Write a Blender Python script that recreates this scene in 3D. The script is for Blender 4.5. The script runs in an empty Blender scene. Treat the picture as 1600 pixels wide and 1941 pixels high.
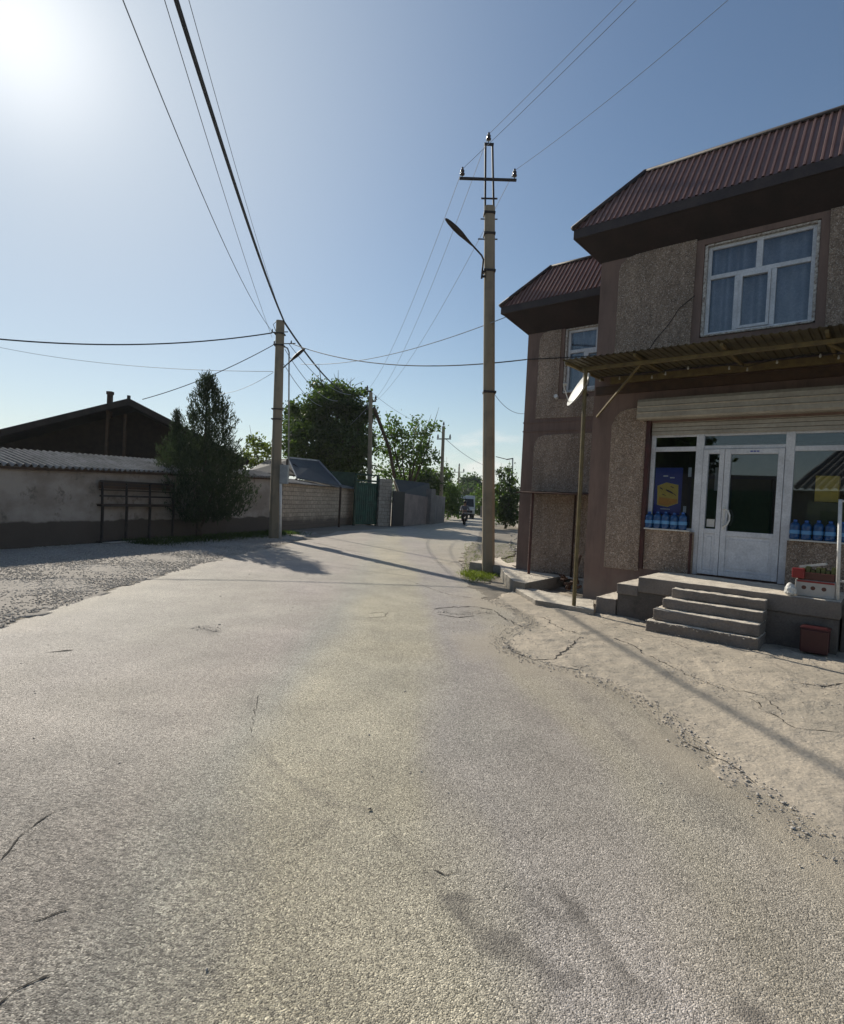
import bpy, bmesh, math, random
import numpy as np
from mathutils import Vector, Matrix
random.seed(7); RNG = np.random.default_rng(11)
SC = bpy.context.scene
COL = SC.collection
# ------------------------------------------------------------------ camera
F_PX, EYE = 1070.0, 1.75
ROLL, PITCH = math.radians(2.9), math.radians(-1.31)
cam_d = bpy.data.cameras.new("camera"); cam = bpy.data.objects.new("camera", cam_d); COL.objects.link(cam)
cam_d.sensor_fit = 'HORIZONTAL'; cam_d.sensor_width = 36.0; cam_d.lens = 36.0*F_PX/1600.0
cam_d.clip_start = 0.05; cam_d.clip_end = 3000
_f = np.array([0, math.cos(PITCH), math.sin(PITCH)]); _u0 = np.array([0, -math.sin(PITCH), math.cos(PITCH)]); _r0 = np.array([1., 0, 0])
_c, _s = math.cos(ROLL), math.sin(ROLL)
_r = _c*_r0+_s*_u0; _u = -_s*_r0+_c*_u0
EYEP = np.array([0, 0, EYE])
m = Matrix(((_r[0], _u[0], -_f[0], 0), (_r[1], _u[1], -_f[1], 0), (_r[2], _u[2], -_f[2], EYE), (0, 0, 0, 1)))
cam.matrix_world = m
SC.camera = cam
# surveying helpers: where in the place a sight line of the photograph meets the ground, a depth or a wall
def ray(px, py): return _f*F_PX+_r*(px-800)+_u*(970.5-py)
def gz(px, py, z=0.0):
    d = ray(px, py); return EYEP+d*((z-EYE)/d[2])
def iy(px, py, Y):
    d = ray(px, py); return EYEP+d*(Y/d[1])
def ipl(px, py, p0, n):
    d = ray(px, py); return EYEP+d*(((np.array(p0)-EYEP)@np.array(n))/(d@np.array(n)))
# ------------------------------------------------------------------ sun, sky, exposure
SUN_EL, SUN_AZ = math.radians(32.0), math.radians(-36.8)      # azimuth from +Y towards +X
SUNV = Vector((math.sin(SUN_AZ)*math.cos(SUN_EL), math.cos(SUN_AZ)*math.cos(SUN_EL), math.sin(SUN_EL)))
sl = bpy.data.lights.new("sun", 'SUN'); sl.energy = 5.0; sl.angle = math.radians(0.53); sl.color = (1.0, 0.93, 0.80)
so = bpy.data.objects.new("sun", sl); COL.objects.link(so); so.location = SUNV*60
so.rotation_euler = (-SUNV).to_track_quat('-Z', 'Y').to_euler()
SC.view_settings.view_transform = 'Standard'; SC.view_settings.look = 'None'
SC.view_settings.exposure = 0.0; SC.view_settings.gamma = 1.0
W = bpy.data.worlds.new("World"); SC.world = W; W.use_nodes = True
nt = W.node_tree; nt.nodes.clear()
wo = nt.nodes.new('ShaderNodeOutputWorld'); bg = nt.nodes.new('ShaderNodeBackground'); bg.inputs[1].default_value = 0.093
sky = nt.nodes.new('ShaderNodeTexSky'); sky.sky_type = 'NISHITA'; sky.sun_disc = False
sky.sun_elevation = SUN_EL; sky.sun_rotation = SUN_AZ; sky.altitude = 400
sky.air_density = 1.2; sky.dust_density = 0.15; sky.ozone_density = 1.7
tc = nt.nodes.new('ShaderNodeTexCoord')
dp = nt.nodes.new('ShaderNodeVectorMath'); dp.operation = 'DOT_PRODUCT'; dp.inputs[1].default_value = SUNV
nt.links.new(tc.outputs['Generated'], dp.inputs[0])
def wmath(op, a, b=None, clamp=False):
    n = nt.nodes.new('ShaderNodeMath'); n.operation = op; n.use_clamp = clamp
    for i, v in enumerate((a, b)):
        if v is None: continue
        if isinstance(v, (int, float)): n.inputs[i].default_value = v
        else: nt.links.new(v, n.inputs[i])
    return n.outputs[0]
cl = wmath('MAXIMUM', dp.outputs['Value'], 0.0)
g1 = wmath('MULTIPLY', wmath('POWER', cl, 220.0), 3.6)
g2 = wmath('MULTIPLY', wmath('POWER', cl, 60.0), 1.2)
glow = wmath('ADD', g1, g2)
veil = wmath('MULTIPLY', wmath('POWER', cl, 9.0), 0.92, True)
gc = nt.nodes.new('ShaderNodeMixRGB'); gc.blend_type = 'MIX'; gc.inputs[0].default_value = 0
comb = nt.nodes.new('ShaderNodeVectorMath'); comb.operation = 'SCALE'; comb.inputs[0].default_value = (1.0, 0.91, 0.80)
nt.links.new(glow, comb.inputs['Scale'])
addg = nt.nodes.new('ShaderNodeVectorMath'); addg.operation = 'ADD'
vmx = nt.nodes.new('ShaderNodeMixRGB'); vmx.inputs[2].default_value = (6.3, 7.2, 8.15, 1); nt.links.new(veil, vmx.inputs[0]); nt.links.new(sky.outputs[0], vmx.inputs[1]); nt.links.new(vmx.outputs[0], addg.inputs[0]); nt.links.new(comb.outputs[0], addg.inputs[1])
# soft low cloud near the horizon
mp = nt.nodes.new('ShaderNodeMapping'); mp.inputs['Scale'].default_value = (1, 1, 3.2); nt.links.new(tc.outputs['Generated'], mp.inputs[0])
cn = nt.nodes.new('ShaderNodeTexNoise'); cn.inputs['Scale'].default_value = 7.5; cn.inputs['Detail'].default_value = 7; nt.links.new(mp.outputs[0], cn.inputs[0])
sep = nt.nodes.new('ShaderNodeSeparateXYZ'); nt.links.new(tc.outputs['Generated'], sep.inputs[0])
ccd = nt.nodes.new('ShaderNodeVectorMath'); ccd.operation = 'DOT_PRODUCT'
_cd = Vector(tuple(ray(905, 880))).normalized(); ccd.inputs[1].default_value = _cd
nt.links.new(tc.outputs['Generated'], ccd.inputs[0])
near = wmath('POWER', wmath('MAXIMUM', ccd.outputs['Value'], 0), 260.0)
cm = wmath('MULTIPLY', wmath('SUBTRACT', wmath('ADD', cn.outputs[0], wmath('MULTIPLY', near, 0.28)), 0.66), 5.0, True)
cm = wmath('MULTIPLY', cm, wmath('MULTIPLY', near, 0.95))
hf = wmath('MULTIPLY', wmath('POWER', 2.718, wmath('MULTIPLY', wmath('MAXIMUM', sep.outputs[2], 0.0), -11.0)), 0.85, True)
hmx = nt.nodes.new('ShaderNodeMixRGB'); hmx.inputs[2].default_value = (7.0, 8.1, 8.7, 1); nt.links.new(hf, hmx.inputs[0]); nt.links.new(addg.outputs[0], hmx.inputs[1])
cmx = nt.nodes.new('ShaderNodeMixRGB'); cmx.inputs[2].default_value = (10.4, 10.1, 9.7, 1)
nt.links.new(cm, cmx.inputs[0]); nt.links.new(hmx.outputs[0], cmx.inputs[1])
nt.links.new(cmx.outputs[0], bg.inputs[0]); nt.links.new(bg.outputs[0], wo.inputs[0])

# ------------------------------------------------------------------ object helpers
def tag(o, label=None, cat=None, group=None, kind=None):
    if label: o['label'] = label
    if cat: o['category'] = cat
    if group: o['group'] = group
    if kind: o['kind'] = kind
    return o
def empty(name, loc, label=None, cat=None, group=None):
    o = bpy.data.objects.new(name, None); o.empty_display_size = .2; COL.objects.link(o); o.location = Vector(tuple(loc))
    return tag(o, label, cat, group)
def root_loc(p):
    v = Vector((0, 0, 0))
    while p is not None: v += p.location; p = p.parent
    return v
def link_mesh(name, me, mat, parent=None, base=None, bevel=0, smooth=False):
    """mesh data in world coordinates; moved into the parent's frame"""
    o = bpy.data.objects.new(name, me); COL.objects.link(o)
    if parent is not None:
        o.parent = parent; me.transform(Matrix.Translation(-root_loc(parent)))
    elif base is not None:
        me.transform(Matrix.Translation(-Vector(tuple(base)))); o.location = Vector(tuple(base))
    if mat:
        me.materials.clear()
        for q in (mat if isinstance(mat, (list, tuple)) else [mat]): me.materials.append(q)
    if smooth:
        me.polygons.foreach_set('use_smooth', [True]*len(me.polygons))
    if bevel:
        b = o.modifiers.new('bevel', 'BEVEL'); b.width = bevel; b.segments = 2; b.limit_method = 'ANGLE'; b.angle_limit = math.radians(40)
    return o
def arr_mesh(name, V, Fq, nper=4):
    me = bpy.data.meshes.new(name); V = np.asarray(V, dtype=np.float32); Fq = np.asarray(Fq, dtype=np.int32)
    me.vertices.add(len(V)); me.vertices.foreach_set('co', V.ravel())
    me.loops.add(Fq.size); me.loops.foreach_set('vertex_index', Fq.ravel())
    me.polygons.add(len(Fq)); me.polygons.foreach_set('loop_start', np.arange(len(Fq), dtype=np.int32)*nper)
    me.update(calc_edges=True); return me
class MB:
    def __init__(s): s.v = []; s.f = []; s.mi = []; s.cm = 0
    def pts(s, P, Fs):
        b = len(s.v); s.v += [tuple(map(float, p)) for p in P]
        for f in Fs: s.f.append(tuple(b+i for i in f)); s.mi.append(s.cm)
        return s
    def hexa(s, P):
        return s.pts(P, [(0, 3, 2, 1), (4, 5, 6, 7), (0, 1, 5, 4), (1, 2, 6, 5), (2, 3, 7, 6), (3, 0, 4, 7)])
    def box(s, x0, x1, y0, y1, z0, z1, T=None):
        P = [(x0, y0, z0), (x1, y0, z0), (x1, y1, z0), (x0, y1, z0), (x0, y0, z1), (x1, y0, z1), (x1, y1, z1), (x0, y1, z1)]
        if T: P = [T(*p) for p in P]
        return s.hexa(P)
    def prism(s, poly, z0, z1, T=None):
        n = len(poly); A = [(p[0], p[1], z0) for p in poly]; Bq = [(p[0], p[1], z1) for p in poly]
        P = A+Bq
        if T: P = [T(*p) for p in P]
        return s.pts(P, [tuple(range(n))[::-1], tuple(range(n, 2*n))]+[(i, (i+1) % n, n+(i+1) % n, n+i) for i in range(n)])
    def bar(s, a, b, w, h=None, up=(0, 0, 1)):
        a = Vector(tuple(a)); b = Vector(tuple(b)); h = h or w; d = (b-a).normalized(); U = Vector(up)
        if abs(d.dot(U)) > .98: U = Vector((0, 1, 0))
        x = d.cross(U).normalized(); y = x.cross(d).normalized()
        P = [e+x*(sx*w/2)+y*(sy*h/2) for e in (a, b) for sx, sy in ((-1, -1), (1, -1), (1, 1), (-1, 1))]
        return s.hexa(P)
    def tube(s, pts, r, n=8, caps=True):
        pts = [Vector(tuple(p)) for p in pts]; rs = r if isinstance(r, (list, tuple)) else [r]*len(pts)
        ring = []; prev = None
        for i, p in enumerate(pts):
            d = (pts[min(i+1, len(pts)-1)]-pts[max(i-1, 0)])
            d = d.normalized() if d.length > 1e-9 else Vector((0, 0, 1))
            if prev is None:
                x = d.orthogonal().normalized()
            else:
                x = (prev-d*prev.dot(d)).normalized()
            prev = x; y = d.cross(x)
            ring.append([p+(x*math.cos(2*math.pi*k/n)+y*math.sin(2*math.pi*k/n))*rs[i] for k in range(n)])
        b = []; Fs = []
        for R in ring: b += R
        for i in range(len(pts)-1):
            for k in range(n): Fs.append((i*n+k, i*n+(k+1) % n, (i+1)*n+(k+1) % n, (i+1)*n+k))
        if caps: Fs.append(tuple(range(n))[::-1]); Fs.append(tuple((len(pts)-1)*n+k for k in range(n)))
        return s.pts(b, Fs)
    def lathe(s, prof, c, n=20, T=None):
        P = []; Fs = []
        for r, z in prof:
            for k in range(n):
                a = 2*math.pi*k/n; p = (c[0]+r*math.cos(a), c[1]+r*math.sin(a), c[2]+z); P.append(T(*p) if T else p)
        for i in range(len(prof)-1):
            for k in range(n): Fs.append((i*n+k, i*n+(k+1) % n, (i+1)*n+(k+1) % n, (i+1)*n+k))
        Fs.append(tuple(range(n))[::-1]); Fs.append(tuple((len(prof)-1)*n+k for k in range(n)))
        return s.pts(P, Fs)
    def quad(s, a, b, c, d): return s.pts([a, b, c, d], [(0, 1, 2, 3)])
    def sheet(s, fn, nu, nv):
        P = [fn(i/nu, j/nv) for j in range(nv+1) for i in range(nu+1)]
        return s.pts(P, [(j*(nu+1)+i, j*(nu+1)+i+1, (j+1)*(nu+1)+i+1, (j+1)*(nu+1)+i) for j in range(nv) for i in range(nu)])
    def build(s, name, mat, parent=None, base=None, bevel=0, smooth=False, fix=True):
        me = bpy.data.meshes.new(name); me.from_pydata(s.v, [], s.f); me.update()
        if fix:
            bm = bmesh.new(); bm.from_mesh(me); bmesh.ops.recalc_face_normals(bm, faces=bm.faces); bm.to_mesh(me); bm.free()
        o = link_mesh(name, me, mat, parent, base, bevel, smooth)
        if any(s.mi): me.polygons.foreach_set('material_index', s.mi)
        return o
def roughen(o, st=.010, size=.09, lv=4):
    m_ = o.modifiers.new('divide', 'SUBSURF'); m_.subdivision_type = 'SIMPLE'; m_.levels = m_.render_levels = lv
    t_ = bpy.data.textures.get('wear%g' % size) or bpy.data.textures.new('wear%g' % size, 'CLOUDS'); t_.noise_scale = size; t_.noise_depth = 4
    d_ = o.modifiers.new('wear', 'DISPLACE'); d_.texture = t_; d_.strength = st; d_.mid_level = .5; d_.texture_coords = 'GLOBAL'; return o
def copy_tree(o, parent=None):
    c = o.copy(); COL.objects.link(c); c.parent = parent
    for ch in list(o.children): copy_tree(ch, c)
    return c

# ------------------------------------------------------------------ materials
class NM:
    def __init__(s, name):
        s.m = bpy.data.materials.new(name); s.m.use_nodes = True; s.t = s.m.node_tree; s.t.nodes.clear()
        s.out = s.n('ShaderNodeOutputMaterial'); s.geo = s.n('ShaderNodeNewGeometry'); s.pos = s.geo.outputs['Position']
    def n(s, t, **k):
        q = s.t.nodes.new(t)
        for a, b in k.items(): setattr(q, a, b)
        return q
    def set(s, sock, v):
        if hasattr(v, 'is_linked'): s.t.links.new(v, sock)
        elif v is not None: sock.default_value = (tuple(v)+(1,)) if (isinstance(v, (tuple, list)) and len(v) == 3 and sock.type == 'RGBA') else v
    def math(s, op, a, b=None, clamp=False):
        q = s.n('ShaderNodeMath', operation=op, use_clamp=clamp); s.set(q.inputs[0], a)
        if b is not None: s.set(q.inputs[1], b)
        return q.outputs[0]
    def noise(s, scale, detail=4, rough=.55, vec=None, dist=0):
        q = s.n('ShaderNodeTexNoise'); s.set(q.inputs['Vector'], vec or s.pos); q.inputs['Scale'].default_value = scale
        q.inputs['Detail'].default_value = detail; q.inputs['Roughness'].default_value = rough; q.inputs['Distortion'].default_value = dist
        return q.outputs[0]
    def vor(s, scale, feature='F1', out='Distance', vec=None, rnd=1):
        q = s.n('ShaderNodeTexVoronoi', feature=feature); s.set(q.inputs['Vector'], vec or s.pos); q.inputs['Scale'].default_value = scale
        q.inputs['Randomness'].default_value = rnd
        return q.outputs[out]
    def ramp(s, fac, stops):
        q = s.n('ShaderNodeValToRGB'); s.set(q.inputs[0], fac); e = q.color_ramp.elements
        while len(e) < len(stops): e.new(.5)
        for el, (p, c) in zip(e, stops): el.position = p; el.color = (c, c, c, 1) if isinstance(c, (int, float)) else (*c, 1)
        return q.outputs[0]
    def mix(s, fac, a, b, mode='MIX'):
        q = s.n('ShaderNodeMixRGB', blend_type=mode); s.set(q.inputs[0], fac); s.set(q.inputs[1], a); s.set(q.inputs[2], b); return q.outputs[0]
    def map(s, scale=(1, 1, 1), rot=(0, 0, 0), vec=None):
        q = s.n('ShaderNodeMapping'); s.set(q.inputs[0], vec or s.pos); q.inputs['Scale'].default_value = scale; q.inputs['Rotation'].default_value = rot
        return q.outputs[0]
    def plane(s, ax, sc=1.0):
        """(distance along ax, height) coordinates on an upright wall"""
        d = s.n('ShaderNodeVectorMath', operation='DOT_PRODUCT'); s.set(d.inputs[0], s.pos); d.inputs[1].default_value = (ax[0], ax[1], 0)
        sp = s.n('ShaderNodeSeparateXYZ'); s.set(sp.inputs[0], s.pos)
        c = s.n('ShaderNodeCombineXYZ'); s.set(c.inputs[0], d.outputs['Value']); s.set(c.inputs[1], sp.outputs[2]); return c.outputs[0]
    def zz(s):
        sp = s.n('ShaderNodeSeparateXYZ'); s.set(sp.inputs[0], s.pos); return sp.outputs[2]
    def attr(s, name, out='Fac'):
        q = s.n('ShaderNodeAttribute'); q.attribute_name = name; return q.outputs[out]
    def bump(s, h, dist=.01, strength=1.0, nrm=None):
        q = s.n('ShaderNodeBump'); s.set(q.inputs['Height'], h); q.inputs['Distance'].default_value = dist; q.inputs['Strength'].default_value = strength
        if nrm is not None: s.set(q.inputs['Normal'], nrm)
        return q.outputs[0]
    def done(s, color, rough=.8, metal=0, nrm=None, spec=.5, **k):
        b = s.n('ShaderNodeBsdfPrincipled'); s.set(b.inputs['Base Color'], color); s.set(b.inputs['Roughness'], rough); s.set(b.inputs['Metallic'], metal)
        b.inputs['Specular IOR Level'].default_value = spec
        if nrm is not None: s.set(b.inputs['Normal'], nrm)
        for a, v in k.items(): s.set(b.inputs[a.replace('_', ' ')], v)
        s.t.links.new(b.outputs[0], s.out.inputs[0]); s.b = b
        return s.m
def simple(name, c, c2=None, scale=3, rough=.75, metal=0, bs=40, bd=.002, spec=.4, detail=5):
    q = NM(name); c2 = c2 or tuple(v*.72 for v in c)
    col = q.mix(q.ramp(q.noise(scale, detail), [(.35, 0.0), (.68, 1.0)]), c, c2)
    fine = q.ramp(q.noise(scale*9, 3), [(.3, .86), (.7, 1.08)])
    col = q.mix(1.0, col, fine, 'MULTIPLY')
    return q.done(col, rough, metal, q.bump(q.noise(bs, 4), bd) if bd else None, spec)
M = {}
# asphalt
q = NM('asphalt')
big = q.noise(.33, 3, .5); mid = q.noise(1.6, 4, .6); tint = q.noise(.55, 2, .5, vec=q.map((1, .45, 1), (0, 0, .3)))
c = q.attr('tone', 'Color')
c = q.mix(q.ramp(tint, [(.38, 0.0), (.62, .28)]), c, (.40, .36, .27))
c = q.mix(q.ramp(big, [(.42, 0.0), (.62, .45)]), c, (.33, .31, .26))
c = q.mix(1.0, c, q.ramp(mid, [(.25, .80), (.75, 1.16)]), 'MULTIPLY')
agg = q.vor(170, out='Color'); agv = q.n('ShaderNodeSeparateColor'); q.set(agv.inputs[0], agg)
stone = q.ramp(agv.outputs[0], [(.0, .30), (.32, .82), (.82, 1.25), (1.0, 2.05)])
c = q.mix(1.0, c, stone, 'MULTIPLY')
agd = q.vor(170); pits = q.ramp(q.vor(33, rnd=1), [(.0, .55), (.18, 1.0)])
c = q.mix(.65, c, q.mix(1.0, c, pits, 'MULTIPLY'))
rav = q.math('MULTIPLY', q.attr('ravel'), q.ramp(q.noise(48, 5, .8, vec=q.map((.6, 1.3, 1), (0, 0, .35))), [(.47, 0.0), (.60, 1.0)])); c = q.mix(rav, c, (.075, .066, .058))
c = q.mix(q.math('MULTIPLY', q.math('MULTIPLY', q.attr('stain'), q.ramp(q.noise(7, 5, .7), [(.3, .5), (.55, 1.0)])), .80), c, (.095, .084, .076))
c = q.mix(q.math('MULTIPLY', q.attr('dust'), .7), c, (.42, .36, .28))
h = q.math('ADD', q.math('MULTIPLY', agd, -1.0), q.math('MULTIPLY', q.noise(60, 6, .75), .9))
rg = q.ramp(agv.outputs[1], [(0.0, .52), (.5, .75), (1.0, .9)])
M['asphalt'] = q.done(c, rg, 0, q.bump(h, .0042, .85), .38)
# pale concrete / packed dirt
def earth(name, c1, c2, c3, bscale=24, bd=.006):
    q = NM(name)
    c = q.mix(q.ramp(q.noise(.9, 5, .6), [(.38, 0.0), (.62, 1.0)]), c1, c2)
    c = q.mix(q.ramp(q.noise(5.5, 5, .65), [(.52, 0.0), (.72, .8)]), c, c3)
    c = q.mix(1.0, c, q.ramp(q.noise(42, 4, .7), [(.28, .78), (.72, 1.14)]), 'MULTIPLY')
    h = q.math('ADD', q.noise(bscale, 6, .7), q.math('MULTIPLY', q.noise(3.5, 4), 2.2))
    return q.done(c, .9, 0, q.bump(h, bd), .25)
M['ground'] = earth('dry_ground', (.30, .262, .21), (.235, .205, .165), (.17, .152, .125), 30, .012)
M['apron'] = earth('worn_concrete', (.53, .455, .36), (.43, .375, .30), (.32, .28, .23), 26, .016)
pass
M['gravel_bed'] = earth('gravel_bed', (.38, .34, .295), (.30, .27, .235), (.44, .39, .34), 60, .005)
# steps and slab concrete: sunlit tops and shaded risers painted into the colour
def top_lit(name, c1, c2, top):
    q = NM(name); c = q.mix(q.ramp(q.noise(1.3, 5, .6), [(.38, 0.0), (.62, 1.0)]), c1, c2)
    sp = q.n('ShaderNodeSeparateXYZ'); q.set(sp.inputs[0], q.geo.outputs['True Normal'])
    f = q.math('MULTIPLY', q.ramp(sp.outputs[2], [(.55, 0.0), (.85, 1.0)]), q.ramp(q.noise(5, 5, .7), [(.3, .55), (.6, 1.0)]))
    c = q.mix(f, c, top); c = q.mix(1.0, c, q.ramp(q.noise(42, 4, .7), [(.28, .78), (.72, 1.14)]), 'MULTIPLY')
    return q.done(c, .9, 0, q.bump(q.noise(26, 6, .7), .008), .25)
M['step'] = top_lit('lit_top_concrete', (.22, .19, .168), (.155, .136, .12), (.74, .66, .55))
M['slab'] = top_lit('cast_concrete', (.33, .30, .26), (.22, .20, .17), (.66, .59, .49))
M['plinth'] = earth('dark_plinth', (.15, .13, .115), (.11, .097, .086), (.075, .066, .06), 26, .006)
q = NM('pole_concrete'); st = q.noise(9, 5, .6, vec=q.map((1, 1, .12)))
c = q.mix(st, (.23, .19, .135), (.31, .262, .19)); c = q.mix(q.ramp(q.noise(2.2, 4), [(.5, 0.0), (.75, .6)]), c, (.13, .115, .095))
M['pole'] = q.done(c, .85, 0, q.bump(q.noise(55, 5), .003), .3)
M['iron'] = simple('dark_iron', (.028, .026, .028), (.05, .038, .03), 8, .55, .3, 50, .001)
M['black'] = simple('black_rubber', (.012, .012, .013), None, 5, .6, 0, 40, 0)
M['cable'] = simple('cable_sheath', (.03, .034, .042), (.05, .055, .065), 5, .6, 0, 40, 0)
M['thin'] = simple('aluminium_wire', (.30, .34, .40), (.24, .28, .34), 5, .6, .1, 40, 0)
M['porcelain'] = simple('brown_porcelain', (.04, .025, .02), None, 6, .2, 0, 30, 0, .6)
M['rust'] = simple('rusty_metal', (.085, .042, .028), (.045, .028, .022), 7, .75, .3, 60, .002)
M['red_steel'] = simple('dark_red_paint', (.075, .022, .018), (.04, .016, .014), 5, .55, 0, 60, .001)
M['yellow'] = simple('yellowish_paint', (.16, .12, .045), (.095, .07, .032), 9, .6, 0, 60, .001)
M['canopy'] = simple('olive_sheet_metal', (.10, .085, .045), (.055, .045, .028), 3, .6, .1, 40, .001)
M['timber'] = simple('dark_timber', (.085, .05, .03), (.05, .032, .022), 6, .8, 0, 60, .002)
# smooth brown render of the shop
q = NM('brown_render'); c = q.mix(q.ramp(q.noise(1.1, 5, .6), [(.35, 0.0), (.7, 1.0)]), (.215, .145, .118), (.170, .116, .096))
c = q.mix(q.ramp(q.noise(5, 6, .75, vec=q.map((1, 1, .14))), [(.46, 0.0), (.72, .6)]), c, (.085, .064, .055))
c = q.mix(q.ramp(q.math('ADD', q.zz(), q.math('MULTIPLY', q.noise(2.2, 5, .7), .8)), [(.45, .8), (1.05, 0.0)]), c, (.24, .20, .17))
M['render'] = q.done(c, .85, 0, q.bump(q.noise(60, 5, .7), .003), .25)
# rough fur-coat stucco
q = NM('rough_stucco')
wn = q.noise(26, 4, .62, dist=1.8); cell = q.vor(70)
c = q.mix(q.ramp(wn, [(.35, 0.0), (.62, 1.0)]), (.215, .155, .118), (.56, .425, .325))
c = q.mix(1.0, c, q.ramp(q.noise(1.3, 4), [(.3, .84), (.7, 1.1)]), 'MULTIPLY')
c = q.mix(1.0, c, q.ramp(q.noise(3.2, 5, .7, vec=q.map((1, 1, .16))), [(.32, .72), (.62, 1.08)]), 'MULTIPLY')
damp = q.ramp(q.math('ADD', q.zz(), q.math('MULTIPLY', q.noise(1.1, 4, .6), 1.5)), [(.95, .9), (1.35, 0.0)]); c = q.mix(damp, c, (.075, .062, .052))
spk = q.n('ShaderNodeSeparateColor'); q.set(spk.inputs[0], q.vor(95, out='Color'))
c = q.mix(q.ramp(spk.outputs[2], [(.93, 0.0), (.96, .8)]), c, (.78, .70, .62))
h = q.math('ADD', q.ramp(wn, [(.3, 0.0), (.6, 1.0)]), q.math('MULTIPLY', cell, .5))
M['stucco'] = q.done(c, .8, 0, q.bump(h, .018), .35)
# wine red profiled roof metal
q = NM('roof_metal'); c = q.mix(q.noise(2.2, 5, .6), (.140, .062, .045), (.225, .122, .090))
c = q.mix(q.ramp(q.noise(7, 5, .7, vec=q.map((1, 1, .4))), [(.52, 0.0), (.75, .5)]), c, (.085, .055, .048))
M['roof'] = q.done(c, .42, .15, q.bump(q.noise(14, 2), .002), .5)
M['fascia'] = simple('dark_fascia', (.035, .026, .026), (.055, .04, .036), 4, .6, 0, 40, .002)
M['soffit'] = simple('soffit_boards', (.035, .022, .020), (.022, .016, .014), 3, .8, 0, 40, .002)
M['pvc'] = simple('white_plastic', (.64, .65, .68), (.50, .51, .54), 4, .38, 0, 40, 0, .5)
M['foam'] = simple('flaking_white_reveal', (.62, .60, .56), (.22, .17, .14), 26, .85, 0, 40, .004, .2)
M['shutter'] = simple('cream_shutter', (.37, .335, .275), (.29, .262, .215), 2, .5, .1, 40, .001)
M['white'] = simple('white_paint', (.72, .71, .68), (.58, .57, .54), 4, .5, 0, 40, .001)
M['steelw'] = simple('grey_galvanised', (.36, .37, .38), (.25, .26, .27), 5, .45, .5, 40, .001)
M['dish'] = simple('dish_white', (.80, .79, .75), (.68, .67, .63), 4, .5, 0, 40, 0)
M['curtain'] = simple('gauze_curtain', (.46, .48, .54), (.34, .36, .41), 3, .9, 0, 90, .001)
M['room'] = simple('shop_interior', (.12, .11, .095), (.08, .075, .065), 2, .9, 0, 30, 0)
M['roomdark'] = simple('unlit_room', (.06, .065, .075), (.04, .045, .055), 2, .9, 0, 30, 0)
M['sill'] = simple('sill_board', (.62, .61, .58), (.50, .49, .46), 5, .5, 0, 30, 0)
def glass(name, tint=(.75, .82, .86), trans=.55, rough=.015):
    q = NM(name); g = q.n('ShaderNodeBsdfGlossy'); g.inputs['Roughness'].default_value = rough; g.inputs['Color'].default_value = (.9, .95, 1, 1)
    t = q.n('ShaderNodeBsdfTransparent'); t.inputs[0].default_value = (*tint, 1)
    fr = q.n('ShaderNodeFresnel'); fr.inputs['IOR'].default_value = 1.52
    q.set(fr.inputs['Normal'], q.bump(q.noise(1.4, 1), .0009))
    q.t.links.new(q.bump(q.noise(1.4, 1), .0009), g.inputs['Normal'])
    fac = q.math('ADD', q.math('MULTIPLY', fr.outputs[0], 1.15), .015, True)
    mx = q.n('ShaderNodeMixShader'); q.set(mx.inputs[0], fac); q.t.links.new(t.outputs[0], mx.inputs[1]); q.t.links.new(g.outputs[0], mx.inputs[2])
    q.t.links.new(mx.outputs[0], q.out.inputs[0]); return q.m
M['glass'] = glass('window_glass', (.84, .88, .90)); M['glass_up'] = glass('upper_window_glass', (.86, .88, .90))
def plain(name, c, rough=.5, metal=0, **k):
    q = NM(name); cc = q.mix(1.0, c, q.ramp(q.noise(12, 3), [(.3, .88), (.7, 1.06)]), 'MULTIPLY'); return q.done(cc, rough, metal, None, .5, **k)
M['bottle'] = plain('blue_bottle_plastic', (.025, .11, .30), .16, 0, Transmission_Weight=.35)
M['cap'] = plain('bottle_cap', (.02, .10, .36), .4); M['label'] = plain('bottle_label', (.10, .28, .52), .5)
M['navy'] = plain('navy_poster', (.05, .065, .34), .35); M['orange'] = plain('orange_print', (.95, .38, .03), .4)
M['yel'] = plain('yellow_print', (.92, .60, .08), .4); M['wht'] = plain('white_print', (.80, .80, .80), .4); M['redp'] = plain('red_print', (.24, .02, .018), .4)
M['binred'] = plain('red_plastic', (.045, .006, .008), .45); M['card'] = plain('carton_card', (.42, .40, .37), .8)
M['darkp'] = plain('dark_brown_print', (.09, .03, .02), .5)
M['olivep'] = plain('olive_packaging', (.10, .11, .03), .6)
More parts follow.
